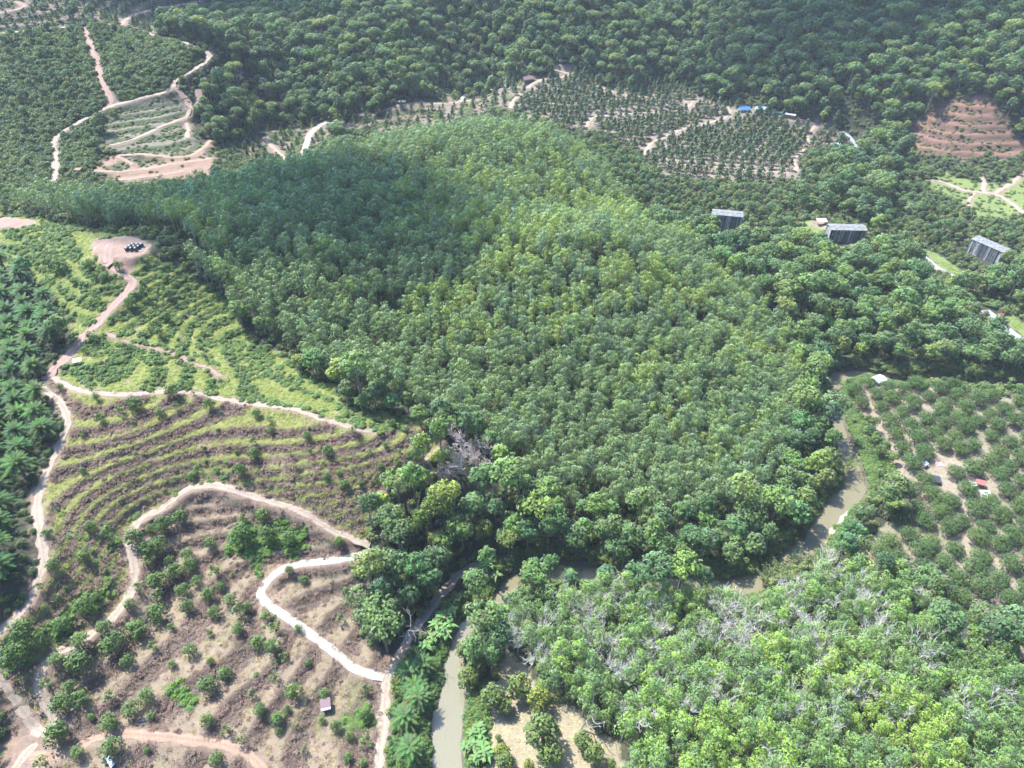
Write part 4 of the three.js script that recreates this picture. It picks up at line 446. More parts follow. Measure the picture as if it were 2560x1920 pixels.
const JT = [[1, 1, 1], [0.85, 0.9, 0.95], [1.25, 1.15, 0.95], [0.8, 0.95, 1.05], [1.1, 1.08, 1.0], [1.5, 1.3, 0.9], [0.95, 1.05, 0.9], [1.3, 1.28, 1.25]];
const rubberGeo = [21, 22, 23, 24, 25].map((s, k) => rubberTree(s, { h: 10.8 + k * 0.6, R: 1.9 + 0.14 * k, blobs: 11 + k % 3, n: 38, leaf: 0.52 }));
const RT = [[1, 1, 1], [1.15, 1.1, 1.05], [0.85, 0.93, 1.0], [1.3, 1.25, 0.95], [1.0, 1.02, 1.25], [1.6, 1.42, 0.85]];
const overRiver = (x, z, d) => x > 70 && (rivD[idxNear(x, z)] < 3.5 || [4, 8, 12, 16].some((q) => rivD[idxNear(x + x / d * q, z + z / d * q)] < 0.5));
const tarmac = SITE.roads.filter((r) => r.k === 'asphalt' || r.n === 'far_left_dirt_road').flatMap((r) => r.c);
const OPEN = new Set(['plantation', 'plantation_scrub', 'far_terrace', 'orange_soil', 'red_knoll', 'light_field', 'hilltop_soil']);
const spot = { rubber: [], bare_rubber: [], jungle: [] };
function scatter(step, zMin, zMax, accept, jit = 0.85) { for (let z = zMin; z < zMax; z += step) for (let x = -720; x < 720; x += step) { const px = x + (rnd() - 0.5) * step * jit, pz = z + (rnd() - 0.5) * step * jit; if (Math.abs(px) > 60 + Math.abs(pz) * 0.95) continue; const y = heightAt(px, pz), d = inView(px, y + 6, pz); if (d) accept(px, y, pz, d); } }
scatter(3.45, -480, -40, (x, y, z, d) => { const k = zoneNear(x, z); if (k !== 'rubber' && k !== 'bare_rubber') return; if (blocked(x, z, 1.2)) return; if (SITE.pads.some((q) => Math.hypot(q[0] - x, q[1] - z) < q[2] + 14)) return; if (k === 'rubber' && noise(x / 9 + 60, z / 9) < 0.12) return; if (overRiver(x, z, d)) return; spot[k].push([x, y, z, d]); }, 0.6);
scatter(5.3, -640, -40, (x, y, z, d) => { const zn = zoneNear(x, z); if ((zn !== 'jungle' && !(zn === 'bank_scrub' && rnd() < 0.75) && !(zn === 'far_scrub' && rnd() < 0.22 + 0.4 * sstep(0.5, 0.6, fbm(x / 40, z / 40)))) || blocked(x, z, 1.8)) return; let e = zn === 'jungle' ? 1 : zn === 'far_scrub' ? 0.35 + 0.3 * rnd() : 0.25 + 0.3 * rnd(); if (z < -330) for (const [q, f] of [[9, 0], [16, 0.35], [24, 0.42], [34, 0.45], [45, 0.5], [60, 0.55], [80, 0.5], [105, 0.5], [130, 0.5], [160, 0.55], [190, 0.6]]) if (OPEN.has(zoneNear(x + x / d * q, z + z / d * q))) { e = f; break; } if (x < -60 && z < -270 && z > -430) e = Math.min(e, 0.3); if (overRiver(x, z, d)) e = Math.min(e, 0.28); if (z < -250 && x > 90 && SITE.pads.some((p) => [8, 14, 20, 26].some((q) => Math.hypot(p[0] - x - x / d * q, p[1] - z - z / d * q) < p[2]))) e = Math.min(e, 0.3); if (x > 120 && [7, 14, 21].some((q) => tarmac.some((p) => Math.hypot(p.x - x - x / d * q, p.z - z - z / d * q) < 4.5))) e = Math.min(e, 0.25); if (z < -220 && tarmac.some((p) => Math.hypot(p.x - x, p.z - z) < 13)) e = Math.min(e, 0.22);  if (SITE.pads.some((q) => Math.hypot(q[0] - x, q[1] - z) < q[2] + 12)) e = Math.min(e, 0.24); if (e) spot.jungle.push([x, y, z, d, e]); });
scatter(5.2, -1100, -640, (x, y, z, d) => { if (zoneNear(x, z) === 'jungle' && !blocked(x, z, 2.5)) spot.jungle.push([x, y, z, d]); });
const PLACE = (x, y, z) => { pv.set(x, y, z).applyMatrix4(viewProj); const u = (pv.x + 1) / 2, v = (1 - pv.y) / 2, a = ['at the left edge', 'far left', 'left', 'left of centre', 'just left of centre', 'just right of centre', 'right of centre', 'right', 'far right', 'at the right edge'][clamp(Math.floor(u * 10), 0, 9)], b = ['topmost', 'very high', 'high', 'upper', 'just above middle', 'just below middle', 'lower', 'low', 'very low', 'bottommost'][clamp(Math.floor(v * 10), 0, 9)]; return b + ', ' + a; };
const LOOK = (t, s) => (s > 1.12 ? 'very tall' : s > 1.0 ? 'tall' : s < 0.72 ? 'small' : s < 0.84 ? 'lowish' : 'medium') + ' ' + (t[0] > t[1] * 1.06 ? 'yellowish' : t[1] < 0.98 ? 'dark' : t[2] > t[1] * 1.08 ? 'bluish' : t[1] > 1.35 ? 'very bright' : t[1] > 1.2 ? 'bright' : 'green');
const FORM = ['round', 'broad', 'compact', 'columnar', 'umbrella shaped', 'dense'];
const SUB = (x, z) => (z > -130 && x < -10) ? 'between the fruit terraces and the river' : (z > -170 && x < 60) ? 'on the wooded foot of the hill by the river bend' : (x > 60 && z > -330) ? 'in the valley wood right of the river' : 'in the wood behind the hill';
{
  const mass = new Mass('rubber_wood', 'pale green rubber plantation covering the central hill', 'wood', rubberGeo.map(merged), leafMat([1, 1, 1], 0.7, 0.5));
  const all = [...spot.rubber, ...spot.bare_rubber].sort((a, b) => a[3] - b[3]);
  all.forEach(([x, y, z, d], k) => {
    const low = zoneNear(x, z) === 'bare_rubber', v = Math.floor(rnd() * 5), cl = (fbm(x / 26 + 4, z / 26 + 8) - 0.5) * 1.3 + (noise(x / 75 + 2, z / 75) - 0.5) * 0.7 + 0.5, tint = RT[clamp(Math.floor(cl * 6 + (rnd() - 0.5) * 3), 0, 5)].map((t, q) => t * (low ? [1.02, 1.1, 0.78][q] : [1, 1, 1][q])), s = (low ? 0.68 : 0.74) + 0.5 * rnd(), sy = s * (0.9 + 0.2 * rnd());
    if (k < 300) plant('rubber_tree', rubberGeo, v, leafMat(tint.map((t) => Math.round(t * 10) / 10), 0.7, 0.5), LOOK(tint, s) + (low ? ' slender tree, loose wood, ' : ' slender rubber tree, ') + PLACE(x, y + 8, z), 'tree', 'slender trees of the woods', x, y, z, s, sy, rnd() * 6.28);
    else mass.add(v, x, y, z, s, sy, rnd() * 6.28, tint);
  });
  mass.flush();
}
{
  const mass = new Mass('forest', 'dense dark rainforest on the slopes behind the plantations', 'forest', jungleGeo.map(merged), leafMat([1, 1, 1], 0.6, 0.38));
  spot.jungle.sort((a, b) => a[3] - b[3]).forEach(([x, y, z, d, e = 1], k) => {
    const v = Math.floor(rnd() * 6), cl = fbm(x / 40 + 14, z / 40 + 2), bright = z > -330 ? 1.12 : 1, tint = JT[clamp(Math.floor(cl * 8 + (rnd() - 0.5) * 5), 0, 7)].map((t, q) => t * bright * (0.92 + 0.16 * rnd()) * (Math.hypot(x - SITE.at.lime[0], z - SITE.at.lime[1]) < 15 ? [1.5, 1.35, 0.75][q] : 1)), s = (0.62 + 0.5 * rnd()) * e, sy = s * (0.85 + 0.3 * rnd());
    if (k < 300) plant('broadleaf_tree', jungleGeo, v, leafMat(tint.map((t) => Math.round(t * 6) / 6), 0.6, 0.38), LOOK(tint, s) + ' ' + FORM[v] + ' broadleaf tree, ' + PLACE(x, y + 9, z), 'tree', 'broadleaf trees of the woods', x, y, z, s, sy, rnd() * 6.28);
    else mass.add(v, x, y, z, s * (d > 450 ? 1.02 : 1.0), sy, rnd() * 6.28, tint);
  });
  mass.flush();
}
{ // undergrowth between the trunks
  const under = new Mass('undergrowth', 'leafy undergrowth between the forest trunks', 'undergrowth', [bush(31, [0.13, 0.19, 0.055]), bush(32, [0.15, 0.22, 0.06]), bush(33, [0.11, 0.165, 0.06])], leafMat([1, 1, 1], 0.5, 0.3));
  scatter(3.3, -560, -40, (x, y, z, d) => { const k = zoneNear(x, z); if (k !== 'rubber' && k !== 'bare_rubber' && k !== 'jungle') return; if (blocked(x, z, 0.8)) return; const s = 1.2 + 1.5 * rnd() * rnd(); const c = 0.75 + 0.5 * rnd(); under.add(Math.floor(rnd() * 3), x, y - 0.2, z, s, s * (0.9 + 0.6 * rnd()), rnd() * 6.28, [c * (0.9 + 0.35 * rnd()), c, c * 0.9]); });
  scatter(5, -1000, -560, (x, y, z, d) => { if (zoneNear(x, z) !== 'jungle' || blocked(x, z, 2)) return; const s = 2.4 + 2 * rnd(), c = 0.75 + 0.4 * rnd(); under.add(Math.floor(rnd() * 3), x, y - 0.3, z, s, s * 1.3, rnd() * 6.28, [c, c, c]); });
  under.flush();
}
// oil palms
const palmGeo = [41, 42, 43].map((s, k) => oilPalm(s, { h: 4.2 + k * 0.9, tr: 0.42, fronds: 34, len: 4.7, leaflets: 15, leaf: 1.15 }));
{
  const list = []; for (let z = -420, row = 0; z < -40; z += 6.9, row++) for (let x = -420; x < -60; x += 8) { const px = x + (row % 2) * 4 + (rnd() - 0.5) * 1.6, pz = z + (rnd() - 0.5) * 1.6; if (zoneNear(px, pz) !== 'palms' || blocked(px, pz, 2)) continue; const y = heightAt(px, pz); if (inView(px, y + 5, pz, 0.2)) list.push([px, y, pz]); }
  list.forEach(([x, y, z]) => { const t = pick([[1, 1, 1], [1.2, 1.12, 0.95], [0.9, 0.97, 1]]), ed = [4, 7].findIndex((q) => zoneNear(x + q, z) !== 'palms'); plant('oil_palm', palmGeo, Math.floor(rnd() * 3), leafMat(t, 0.3, 0.2), LOOK(t, 0.9) + ' oil palm ' + ['beside the dirt road', 'second from the dirt road', 'inside the block'][ed < 0 ? 2 : ed] + ', ' + PLACE(x, y + 5, z), 'palm', 'oil palms at the left edge', x, y, z, 0.9 + 0.25 * rnd(), 0.9 + 0.3 * rnd(), rnd() * 6.28, ['fronds', 'trunk']); });
  ['nearest the fork of the tracks', 'second below the track fork', 'by the hut side of the track', 'farthest up towards the dead tree', 'half hidden in bananas', 'at the water edge'].forEach((w, k) => { const p = SITE.river_palms[k]; plant('oil_palm', palmGeo, k % 3, leafMat([1.25, 1.25, 1], 0.9, 0.15), 'lone oil palm between sandy track and river, ' + w, 'palm', null, p[0], heightAt(p[0], p[1]), p[1], 0.95, 0.95, k * 1.3, ['fronds', 'trunk']); });
  const floor = new Mass('palm_floor_growth', 'green ground growth under the oil palms', 'undergrowth', [bush(34, [0.085, 0.135, 0.04])], leafMat([1, 1, 1], 0.5, 0.3));
  for (let k = 0; k < 22000; k++) { const x = -330 + 270 * rnd(), z = -400 + 350 * rnd(); if (zoneNear(x, z) !== 'palms' || blocked(x, z, 0.5)) continue; const s = 0.6 + 0.9 * rnd(), c = 0.7 + 0.6 * rnd(); floor.add(0, x, heightAt(x, z) - 0.15, z, s, s, rnd() * 6, [c, c, c]); }
  floor.flush();
}
// young fruit trees on the terraces
const youngGeo = [51, 52, 53, 54, 55].map((s, k) => broadleaf(s, { h: 2.25, R: 1, sy: 1.02, tr: 0.09, blobs: 14, n: 44, leaf: 0.25 - 0.012 * k, col: [0.095, 0.16, 0.03], lowest: -0.75, low: -0.8, b0: 0.46 }));
const sparseGeo = [56, 57, 58].map((s) => broadleaf(s, { h: 2.5, R: 1, sy: 1.1, tr: 0.06, blobs: 8, n: 15, leaf: 0.34, col: [0.12, 0.175, 0.04], lowest: -0.8, low: -0.9, b0: 0.34 }));
SITE.young.forEach(([x, z, R], k) => {
  const y = heightAt(x, z), zn = zoneNear(x, z), big = R > 2.1, where = zn === 'green_terrace' ? 'on the green slope' : zn === 'brown_terrace' ? 'on brown terraces' : zn === 'green_patch' ? 'in a weedy green patch' : z > -112 ? 'on the lower dry knoll' : 'on the upper dry knoll';
  const kind = big ? 'round dense dark fruit tree' : R < 1.1 ? 'small fruit sapling' : 'young light green fruit tree';
  plant('fruit_tree', big || k % 3 ? youngGeo : sparseGeo, big || k % 3 ? k % 5 : k % 3, leafMat(big ? [0.95, 1, 0.9] : pick([[1.1, 1.1, 1.1], [1.3, 1.25, 1.1], [1, 1.05, 1]]), 0.7, 0.25), `${kind} ${where}, ${PLACE(x, y, z)}`, 'tree', 'young fruit trees on the terraces', x, y, z, R * 1.06, R * (1.0 + 0.25 * rnd()), rnd() * 6.28);
});
// trees of the dry clearing and banana plants, bushes along the river
const clearGeo = [61, 62, 63].map((s) => broadleaf(s, { h: 2.7, R: 1, sy: 1.15, tr: 0.1, blobs: 15, n: 46, leaf: 0.24, col: [0.11, 0.155, 0.035], lowest: -0.8, low: -0.85, b0: 0.36 }));
const CLEARL = ['round tree at the left side of the dry clearing', 'pair tree in the middle of the upper dry clearing', 'low spreading tree beneath the middle pair in the clearing', 'bright yellow green round tree right of the middle pair', 'largest dark tree standing in the dry clearing', 'tree merging with the largest clearing tree below it', 'round tree just below the bare white snag', 'round tree at the lower right clearing edge', 'small sapling left of the largest clearing tree', 'yellowish tree at the bottom left of the clearing', 'bushy tree at the bottom edge of the clearing', 'small yellow tree at the bottom centre of the clearing', 'tiny sapling beside the largest clearing tree', 'small tree at the bottom right clearing corner', 'round tree above the bare white snag', 'bushy tree on the river bank left of the clearing', 'tall bushy tree on the bank above the clearing', 'bank tree overhanging the river bend'];
SITE.clearing.forEach(([x, z, R], k) => plant('clearing_tree', clearGeo, k % 3, leafMat(k === 3 || k === 9 || k === 11 ? [1.7, 1.4, 0.8] : [[1.1, 1.1, 1], [1.25, 1.2, 1]][k % 2], 0.6, 0.25), CLEARL[k], 'tree', null, x, heightAt(x, z), z, R * 1.05, R * 1.1, k));
const banGeo = [71, 72, 73].map(bananaPlant);
SITE.bananas.forEach(([x, z], k) => { const y = heightAt(x, z); if (y < 0.6) return; plant('banana_plant', banGeo, k % 3, leafMat([1.05, 1.1, 1], 0.9, 0.3), 'banana clump with broad arching leaves on the river bank', 'banana plant', 'banana clumps along the river', x, y, z, 1.1, 1.1, k, ['leaves', 'stem']); });
const bamGeo = [81, 82].map(bambooClump);
SITE.bamboo.forEach(([x, z], k) => plant('bamboo_clump', bamGeo, k % 2, leafMat([1.1, 1.15, 1], 0.7, 0.3), k < 5 ? 'feathery yellow green bamboo below the brown river stretch' : 'feathery bamboo between the river bend and the orchard', 'bamboo', k < 5 ? 'bamboo below the river' : 'bamboo beside the orchard', x, Math.max(0.8, heightAt(x, z)), z, 0.9, 0.85, k, ['leaves', 'culms']));
const coco = [oilPalm(44, { h: 13, tr: 0.17, fronds: 16, len: 3.2, leaflets: 12, leaf: 0.8 })];
['leaning over the brown river bend', 'in the valley wood by the field', 'behind the concrete building'].forEach((w, k) => { const [x, z] = SITE.coconuts[k]; plant('coconut_palm', coco, 0, leafMat([1.3, 1.3, 1], 0.9, 0.15), 'tall thin coconut palm ' + w, 'palm', null, x, Math.max(1, heightAt(x, z)), z, 1, 1, k, ['fronds', 'trunk']); });
// bare and dead trees
const bareGeo = [91, 92, 93, 94].map((s, k) => ({ trunk: bareTree(s, 10 + k * 0.5, [0.56, 0.52, 0.46], 5, 0.62, 3) }));
{
  const extra = spot.bare_rubber.filter((_, k) => k % 6 === 4).map((p) => [p[0] + 1.5, p[2] + 1]);
  [...SITE.bare, ...extra].slice(0, 85).forEach(([x, z], k) => plant('bare_tree', bareGeo, k % 4, null, 'leafless pale grey tree among light green trees, ' + PLACE(x, heightAt(x, z) + 8, z), 'tree', 'leafless pale trees lower right', x, heightAt(x, z), z, 1.05 + 0.3 * rnd(), 1.0 + 0.3 * rnd(), rnd() * 6.28, ['crown', 'branches']));
}
const deadGeo = [{ trunk: bareTree(101, 16, [0.3, 0.27, 0.24], 3, 0.8, 3) }, { trunk: bareTree(102, 15, [0.34, 0.31, 0.28], 2, 0.95, 3) }, { trunk: bareTree(103, 15, [0.48, 0.45, 0.4], 1, 0.4, 2) }];
[['dead grey tree with stubby limbs beside the river track', 0, 1.1], ['bare white snag with broken limbs at the clearing edge', 1, 1.1], ['tall straight pale bare trunk in the wood by the road', 2, 1.2], ['thin bare trunk in the bright wood below the terraces', 2, 1], ['fallen pale trunk leaning at the forest edge', 2, 0.6]].forEach(([label, v, s], k) => { const [x, z] = SITE.dead[k], o = plant('dead_tree', deadGeo, v, null, label, 'dead tree', null, x, heightAt(x, z), z, s, s, k, ['crown', 'branches']); if (k === 4) o.rotation.z = 0.5; });
const brushGeo = [{ trunk: bareTree(111, 8, [0.5, 0.4, 0.36], 5, 0.8, 3) }, { trunk: bareTree(112, 9, [0.52, 0.45, 0.4], 5, 0.75, 3) }];
SITE.dead_clump.forEach(([x, z], k) => plant('withered_tree', brushGeo, k % 2, null, 'withered pinkish grey tree in the clump at the terrace end', 'dead tree', 'withered trees at the terrace end', x, heightAt(x, z), z, 1.35, 1.2, k * 1.1, ['crown', 'branches']));

// orchard
const orchGeo = [121, 122, 123, 124].map((s) => broadleaf(s, { h: 4.4, R: 2.6, sy: 0.78, tr: 0.2, blobs: 18, n: 84, leaf: 0.36, col: [0.074, 0.124, 0.03], lowest: -0.5, low: -0.35, b0: 0.44 }));
{
  const list = [], keep = ['blue_shed', 'dark_shed', 'red_shed', 'car', 'slab', 'pink', 'pale'].map((k) => SITE.at[k]);
  const ca = Math.cos(0.55), sa = Math.sin(0.55);
  for (let a = -60; a < 60; a++) for (let b = -60; b < 60; b++) { const u = a * 7.6 + (b % 2) * 3.8 + (rnd() - 0.5) * 3.2, v = b * 7.1 + (rnd() - 0.5) * 3.2, x = 150 + u * ca - v * sa, z = -180 + u * sa + v * ca; if (z > -60 || z < -330 || x > 330 || zoneNear(x, z) !== 'orchard' || rivD[idxNear(x, z)] < 3) continue; if (keep.some((q) => Math.hypot(q[0] - x, q[1] - z) < 3.6) || noise(x / 13 + 3, z / 13) < 0.1) continue; const y = heightAt(x, z), d = inView(x, y + 2, z, 0.15); if (d) list.push([x, y, z, d]); }
  const at = SITE.at;
  list.forEach(([x, y, z], k) => { const dN = (q) => Math.hypot(at[q][0] - x, at[q][1] - z), where = dN('blue_shed') < 9 ? 'beside the pale blue roof' : dN('dark_shed') < 8 ? 'beside the dark roofed shed' : dN('red_shed') < 9 ? 'beside the red canopy' : rivD[idxNear(x, z)] < 12 ? 'near the river' : z > -150 ? 'in near rows' : z > -200 ? 'in middle rows' : 'in far rows'; const s = 1.1 + 0.36 * rnd(); plant('orchard_tree', orchGeo, k % 4, leafMat(pick([[1, 1, 1], [1.15, 1.1, 1], [1.05, 1.1, 1.1], [0.92, 0.97, 0.95]]), 0.4, 0.3), (s > 1.38 ? 'largest' : s > 1.3 ? 'large' : s < 1.18 ? 'small' : 'middling') + ' rounded orchard tree ' + where + ', ' + PLACE(x, y, z), 'tree', 'orchard trees', x, y, z, s, s * (0.85 + 0.2 * rnd()), rnd() * 6.28); });
}
// far young plantation rows, one tree every few metres along each terrace
const coneGeo = [131, 132, 133].map((s) => coneTree(s, [0.085, 0.135, 0.042]));
{
  const list = [];
  const short = { plantation_ridge_road: 'ridge road', plantation_white_road: 'white road', plantation_climb_road: 'climbing road', plantation_row_road: 'middle road', plantation_top_road: 'looping road', plantation_bottom_road: 'bottom road', plantation_side_road: 'side road' }, lanes = SITE.roads.filter((r) => short[r.n]);
  const nearRoadOf = (x, z) => { let b = 1e9, w = ''; for (const r of lanes) for (const p of r.c) { const d = Math.hypot(p.x - x, p.z - z); if (d < b) { b = d; w = short[r.n]; } } return (b < 6 ? 'beside the ' : b < 14 ? 'a row off the ' : 'well away from the ') + w; };
  const tryAt = (x, z, zn) => { const k = idxNear(x, z); if (zid[k] !== zn || cut[k] < 2.4) return; const y = heightAt(x, z), d = inView(x, y + 3, z); if (d) list.push([x, y, z, d, zn]); };
  for (let a = -70; a < 70; a++) for (let b = -40; b < 40; b++) { const u = a * 6.5 + (b % 2) * 3.2 + (rnd() - 0.5) * 1.7, v = b * 7.2 + (rnd() - 0.5) * 1.7; tryAt(90 + u * 0.985 - v * 0.174, -520 + u * 0.174 + v * 0.985, 'plantation'); }
  for (const zn of ['plantation_scrub', 'far_plantation']) for (let a = -60; a < 60; a++) for (let b = -30; b < 30; b++) tryAt(-150 + a * 8 + (rnd() - 0.5) * 3, -600 + b * 9 + (rnd() - 0.5) * 3, zn);
  const rest = new Mass('plantation_rows', 'farther rows of small pointed trees on the plantation terraces', 'plantation', coneGeo.map(merged), leafMat([1, 1, 1], 0.6, 0.25));
  list.sort((a, b) => a[3] - b[3]).forEach(([x, y, z, d, zn], k) => { const s = (zn === 'plantation' ? 0.85 : 0.55) + 0.35 * rnd(), c = 0.85 + 0.35 * rnd(), where = nearRoadOf(x, z); if (k < 300) plant('plantation_tree', coneGeo, k % 3, leafMat(pick([[1, 1, 1], [1.2, 1.15, 1], [0.9, 0.95, 0.95]]), 0.6, 0.25), (s > 1.12 ? 'large' : s > 1.02 ? 'middling' : s > 0.92 ? 'smallish' : 'small') + ' pointed plantation tree ' + where + ', ' + PLACE(x, y, z), 'tree', 'plantation trees', x, y, z, s * 1.55, s * 1.2, rnd() * 6.28); else rest.add(k % 3, x, y, z, s * 1.55, s * 1.2, rnd() * 6.28, [c, c, c]); });
  rest.flush();
}
// ---------------------------------------------------------------- ground cover
{
  const fern = new Mass('dry_fern_cover', 'dry brown fern and brush covering the terrace banks', 'dry brush', [141, 142, 143].map((s) => tuft(s, 15, 0.55, 0.75, 0.06, [0.19, 0.135, 0.1])), leafMat([1, 1, 1], 0.2, 0.2));
  const grass = new Mass('grass_cover', 'yellow green grass growing on terraces and verges', 'grass', [144, 145].map((s) => tuft(s, 13, 0.32, 0.5, 0.045, [0.25, 0.27, 0.08])), leafMat([1, 1, 1], 0.2, 0.3));
  const shrub = new Mass('shrub_cover', 'low green shrubs and creepers covering the slopes', 'shrubs', [bush(151, [0.13, 0.2, 0.045], 22, 0.42), bush(152, [0.105, 0.17, 0.045], 22, 0.42)], leafMat([1, 1, 1], 0.5, 0.3));
  const brush = new Mass('dry_brush_cover', 'lumpy withered brown brush on the terrace banks', 'dry brush', [bush(153, [0.24, 0.175, 0.135], 18, 0.4), bush(154, [0.21, 0.155, 0.115], 18, 0.36)], leafMat([1, 1, 1], 0.2, 0.15));
  const R3 = (a) => [a * (0.9 + 0.2 * rnd()), a, a * (0.9 + 0.2 * rnd())];
  for (let k = 0; k < 340000; k++) {
    const x = -330 + 600 * rnd(), z = -390 + 345 * rnd(), q = idxNear(x, z), zn = zid[q]; if (z < -330 && x > -150) continue; if (zn === 'jungle' || zn === 'rubber' || zn === 'palms' || zn === 'bare_rubber') continue;
    if (cut[q] < 0.25 || rivD[q] < 0.8) continue; const y = heightAt(x, z); if (!inView(x, y, z, 0.08)) continue;
    const f = phase[q], riser = f > 0.54 && f < 0.98, n1 = fbm(x / 6, z / 6), n3 = fbm(x / 14 + 30, z / 14), s = 0.7 + 0.6 * rnd(), v = rnd();
    if (zn === 'brown_terrace') { if (riser && n3 > 0.3) { if (v < 0.22) brush.add(k % 2, x, y - 0.1, z, 0.5 + 0.5 * rnd(), 0.4 + 0.5 * rnd(), v * 40, R3(0.7 + 0.7 * n1)); else fern.add(k % 3, x, y, z, s * 1.35, s * 1.1, v * 40, R3(0.75 + 0.6 * n1)); } else if (n3 < 0.34 && v < 0.1) shrub.add(k % 2, x, y - 0.1, z, 0.5 + 0.6 * rnd(), 0.6, v * 40, R3(1.1)); else if (v < 0.75) grass.add(k % 2, x, y, z, s * 1.1, s, v * 40, R3(0.8 + 0.5 * n1)); }
    else if (zn === 'green_terrace') { if (riser && v < 0.34) shrub.add(k % 2, x, y - 0.15, z, 0.65 + 0.75 * rnd(), 0.6 + 0.6 * rnd(), v * 40, R3(0.85 + 0.6 * n1)); else if (n3 > 0.6 && v < 0.3) shrub.add(k % 2, x, y - 0.15, z, 0.6 + 0.5 * rnd(), 0.6 + 0.4 * rnd(), v * 40, R3(1 + 0.5 * n1)); else if (v < 0.7) grass.add(k % 2, x, y, z, s * 1.2, s * 1.1, v * 40, [(0.8 + 0.4 * n1) * 0.9, 0.85 + 0.4 * n1, 0.8]); }
    else if (zn === 'dry_knoll') { if (n3 > 0.72 && v < 0.12) shrub.add(k % 2, x, y - 0.12, z, 0.4 + 0.5 * rnd(), 0.5, v * 40, R3(0.8 + 0.4 * n1)); else if (riser ? v < 0.14 : v < 0.025) brush.add(k % 2, x, y - 0.1, z, 0.4 + 0.45 * rnd(), 0.3 + 0.4 * rnd(), v * 40, R3(0.8 + 0.7 * n1)); else if (riser ? v < 0.9 : v < 0.14) fern.add(k % 3, x, y, z, s * 1.05, s * 0.9, v * 40, R3(0.8 + 0.65 * n1)); else if (v < 0.36 && n1 > 0.4) grass.add(k % 2, x, y, z, s * 0.9, s * 0.8, v * 40, [1.25, 1.0, 1.1]); }
    else if (zn === 'green_patch') { if (v < 0.45) shrub.add(k % 2, x, y - 0.15, z, 0.5 + 0.6 * rnd(), 0.5 + 0.4 * rnd(), v * 40, [0.95 + 0.4 * n1, 1.15 + 0.3 * n1, 0.9]); else if (v < 0.8) grass.add(k % 2, x, y, z, s * 1.2, s, v * 40, [0.7, 1, 0.7]); }
    else if (zn === 'riverside' || zn === 'bank_scrub') { if (v < 0.5) shrub.add(k % 2, x, y - 0.15, z, 0.5 + 0.7 * rnd(), 0.5 + 0.7 * rnd(), v * 40, [0.75 + 0.5 * n1, 0.9 + 0.3 * n1, 0.9]); else grass.add(k % 2, x, y, z, s * 1.3, s * 1.3, v * 40, [0.6, 0.9, 0.7]); }
    else if (zn === 'dry_clearing') { if (v < 0.3) grass.add(k % 2, x, y, z, s * 0.8, s * 0.5, v * 40, [1.9, 1.5, 2.4]); }
    else if (zn === 'orchard') { if (v < 0.1) grass.add(k % 2, x, y, z, s, s * 0.6, v * 40, [1.3, 1.1, 1.4]); }
    else if (zn === 'light_field') { if (v < 0.6) grass.add(k % 2, x, y, z, s * 1.4, s * 1.2, v * 40, [0.9, 1.1, 0.9]); }
  }
  // river banks
  for (let k = 0; k < 30000; k++) { const p = rivC[Math.floor(rnd() * rivC.length)], a = rnd() * 6.28, e = p.w / 2 + 0.8 + 5 * rnd(), x = p.x + Math.cos(a) * e, z = p.z + Math.sin(a) * e; const q = idxNear(x, z); if (rivD[q] < 0.9 || rivD[q] > 6 || cut[q] < 0.4 || x < -180 || x > 280 || z > -45) continue; const y = heightAt(x, z); if (!inView(x, y, z, 0.08)) continue; const s = 0.6 + 0.7 * rnd(); if (rnd() < 0.4) shrub.add(k % 2, x, y - 0.2, z, s, s * 0.9, a, [0.8 + 0.4 * rnd(), 1, 0.9]); }
  // far scrub and terraces
  for (let k = 0; k < 110000; k++) {
    const x = -480 + 960 * rnd(), z = -760 + 380 * rnd(), q = idxNear(x, z), zn = zid[q]; if (cut[q] < 1) continue; const sc = zn === 'far_scrub' ? 0.9 : zn === 'far_terrace' ? 0.95 : zn === 'far_plantation' || zn === 'plantation_scrub' ? 0.8 : zn === 'orange_soil' ? 0.6 : zn === 'red_knoll' ? 0.85 : zn === 'light_field' ? 0.3 : zn === 'plantation' ? 0.3 : 0; if (!sc || rnd() > sc) continue;
    const f = phase[q], riser = f < 0 || (f > 0.48 && f < 0.98); if (!riser && rnd() < 0.9) continue; const y = heightAt(x, z); if (!inView(x, y, z, 0.08)) continue; const n = fbm(x / 16, z / 16), s = zn === 'far_scrub' ? 1.5 + 1.9 * rnd() * rnd() : 0.7 + 0.7 * rnd();
    shrub.add(k % 2, x, y - 0.3, z, s, s * (zn === 'far_scrub' ? 1.1 : 0.75), rnd() * 6.28, zn === 'red_knoll' ? [1.25 + 0.3 * n, 0.85 + 0.2 * n, 1.5] : zn === 'far_terrace' || zn === 'plantation_scrub' ? [1.1 + 0.5 * n, 0.95 + 0.4 * n, 1.3] : [0.7 + 0.5 * n, 0.68 + 0.4 * n, 0.85]);
  }
  // scrub trees on the far left hill
  fern.flush(); grass.flush(); brush.flush(); shrub.flush();
}
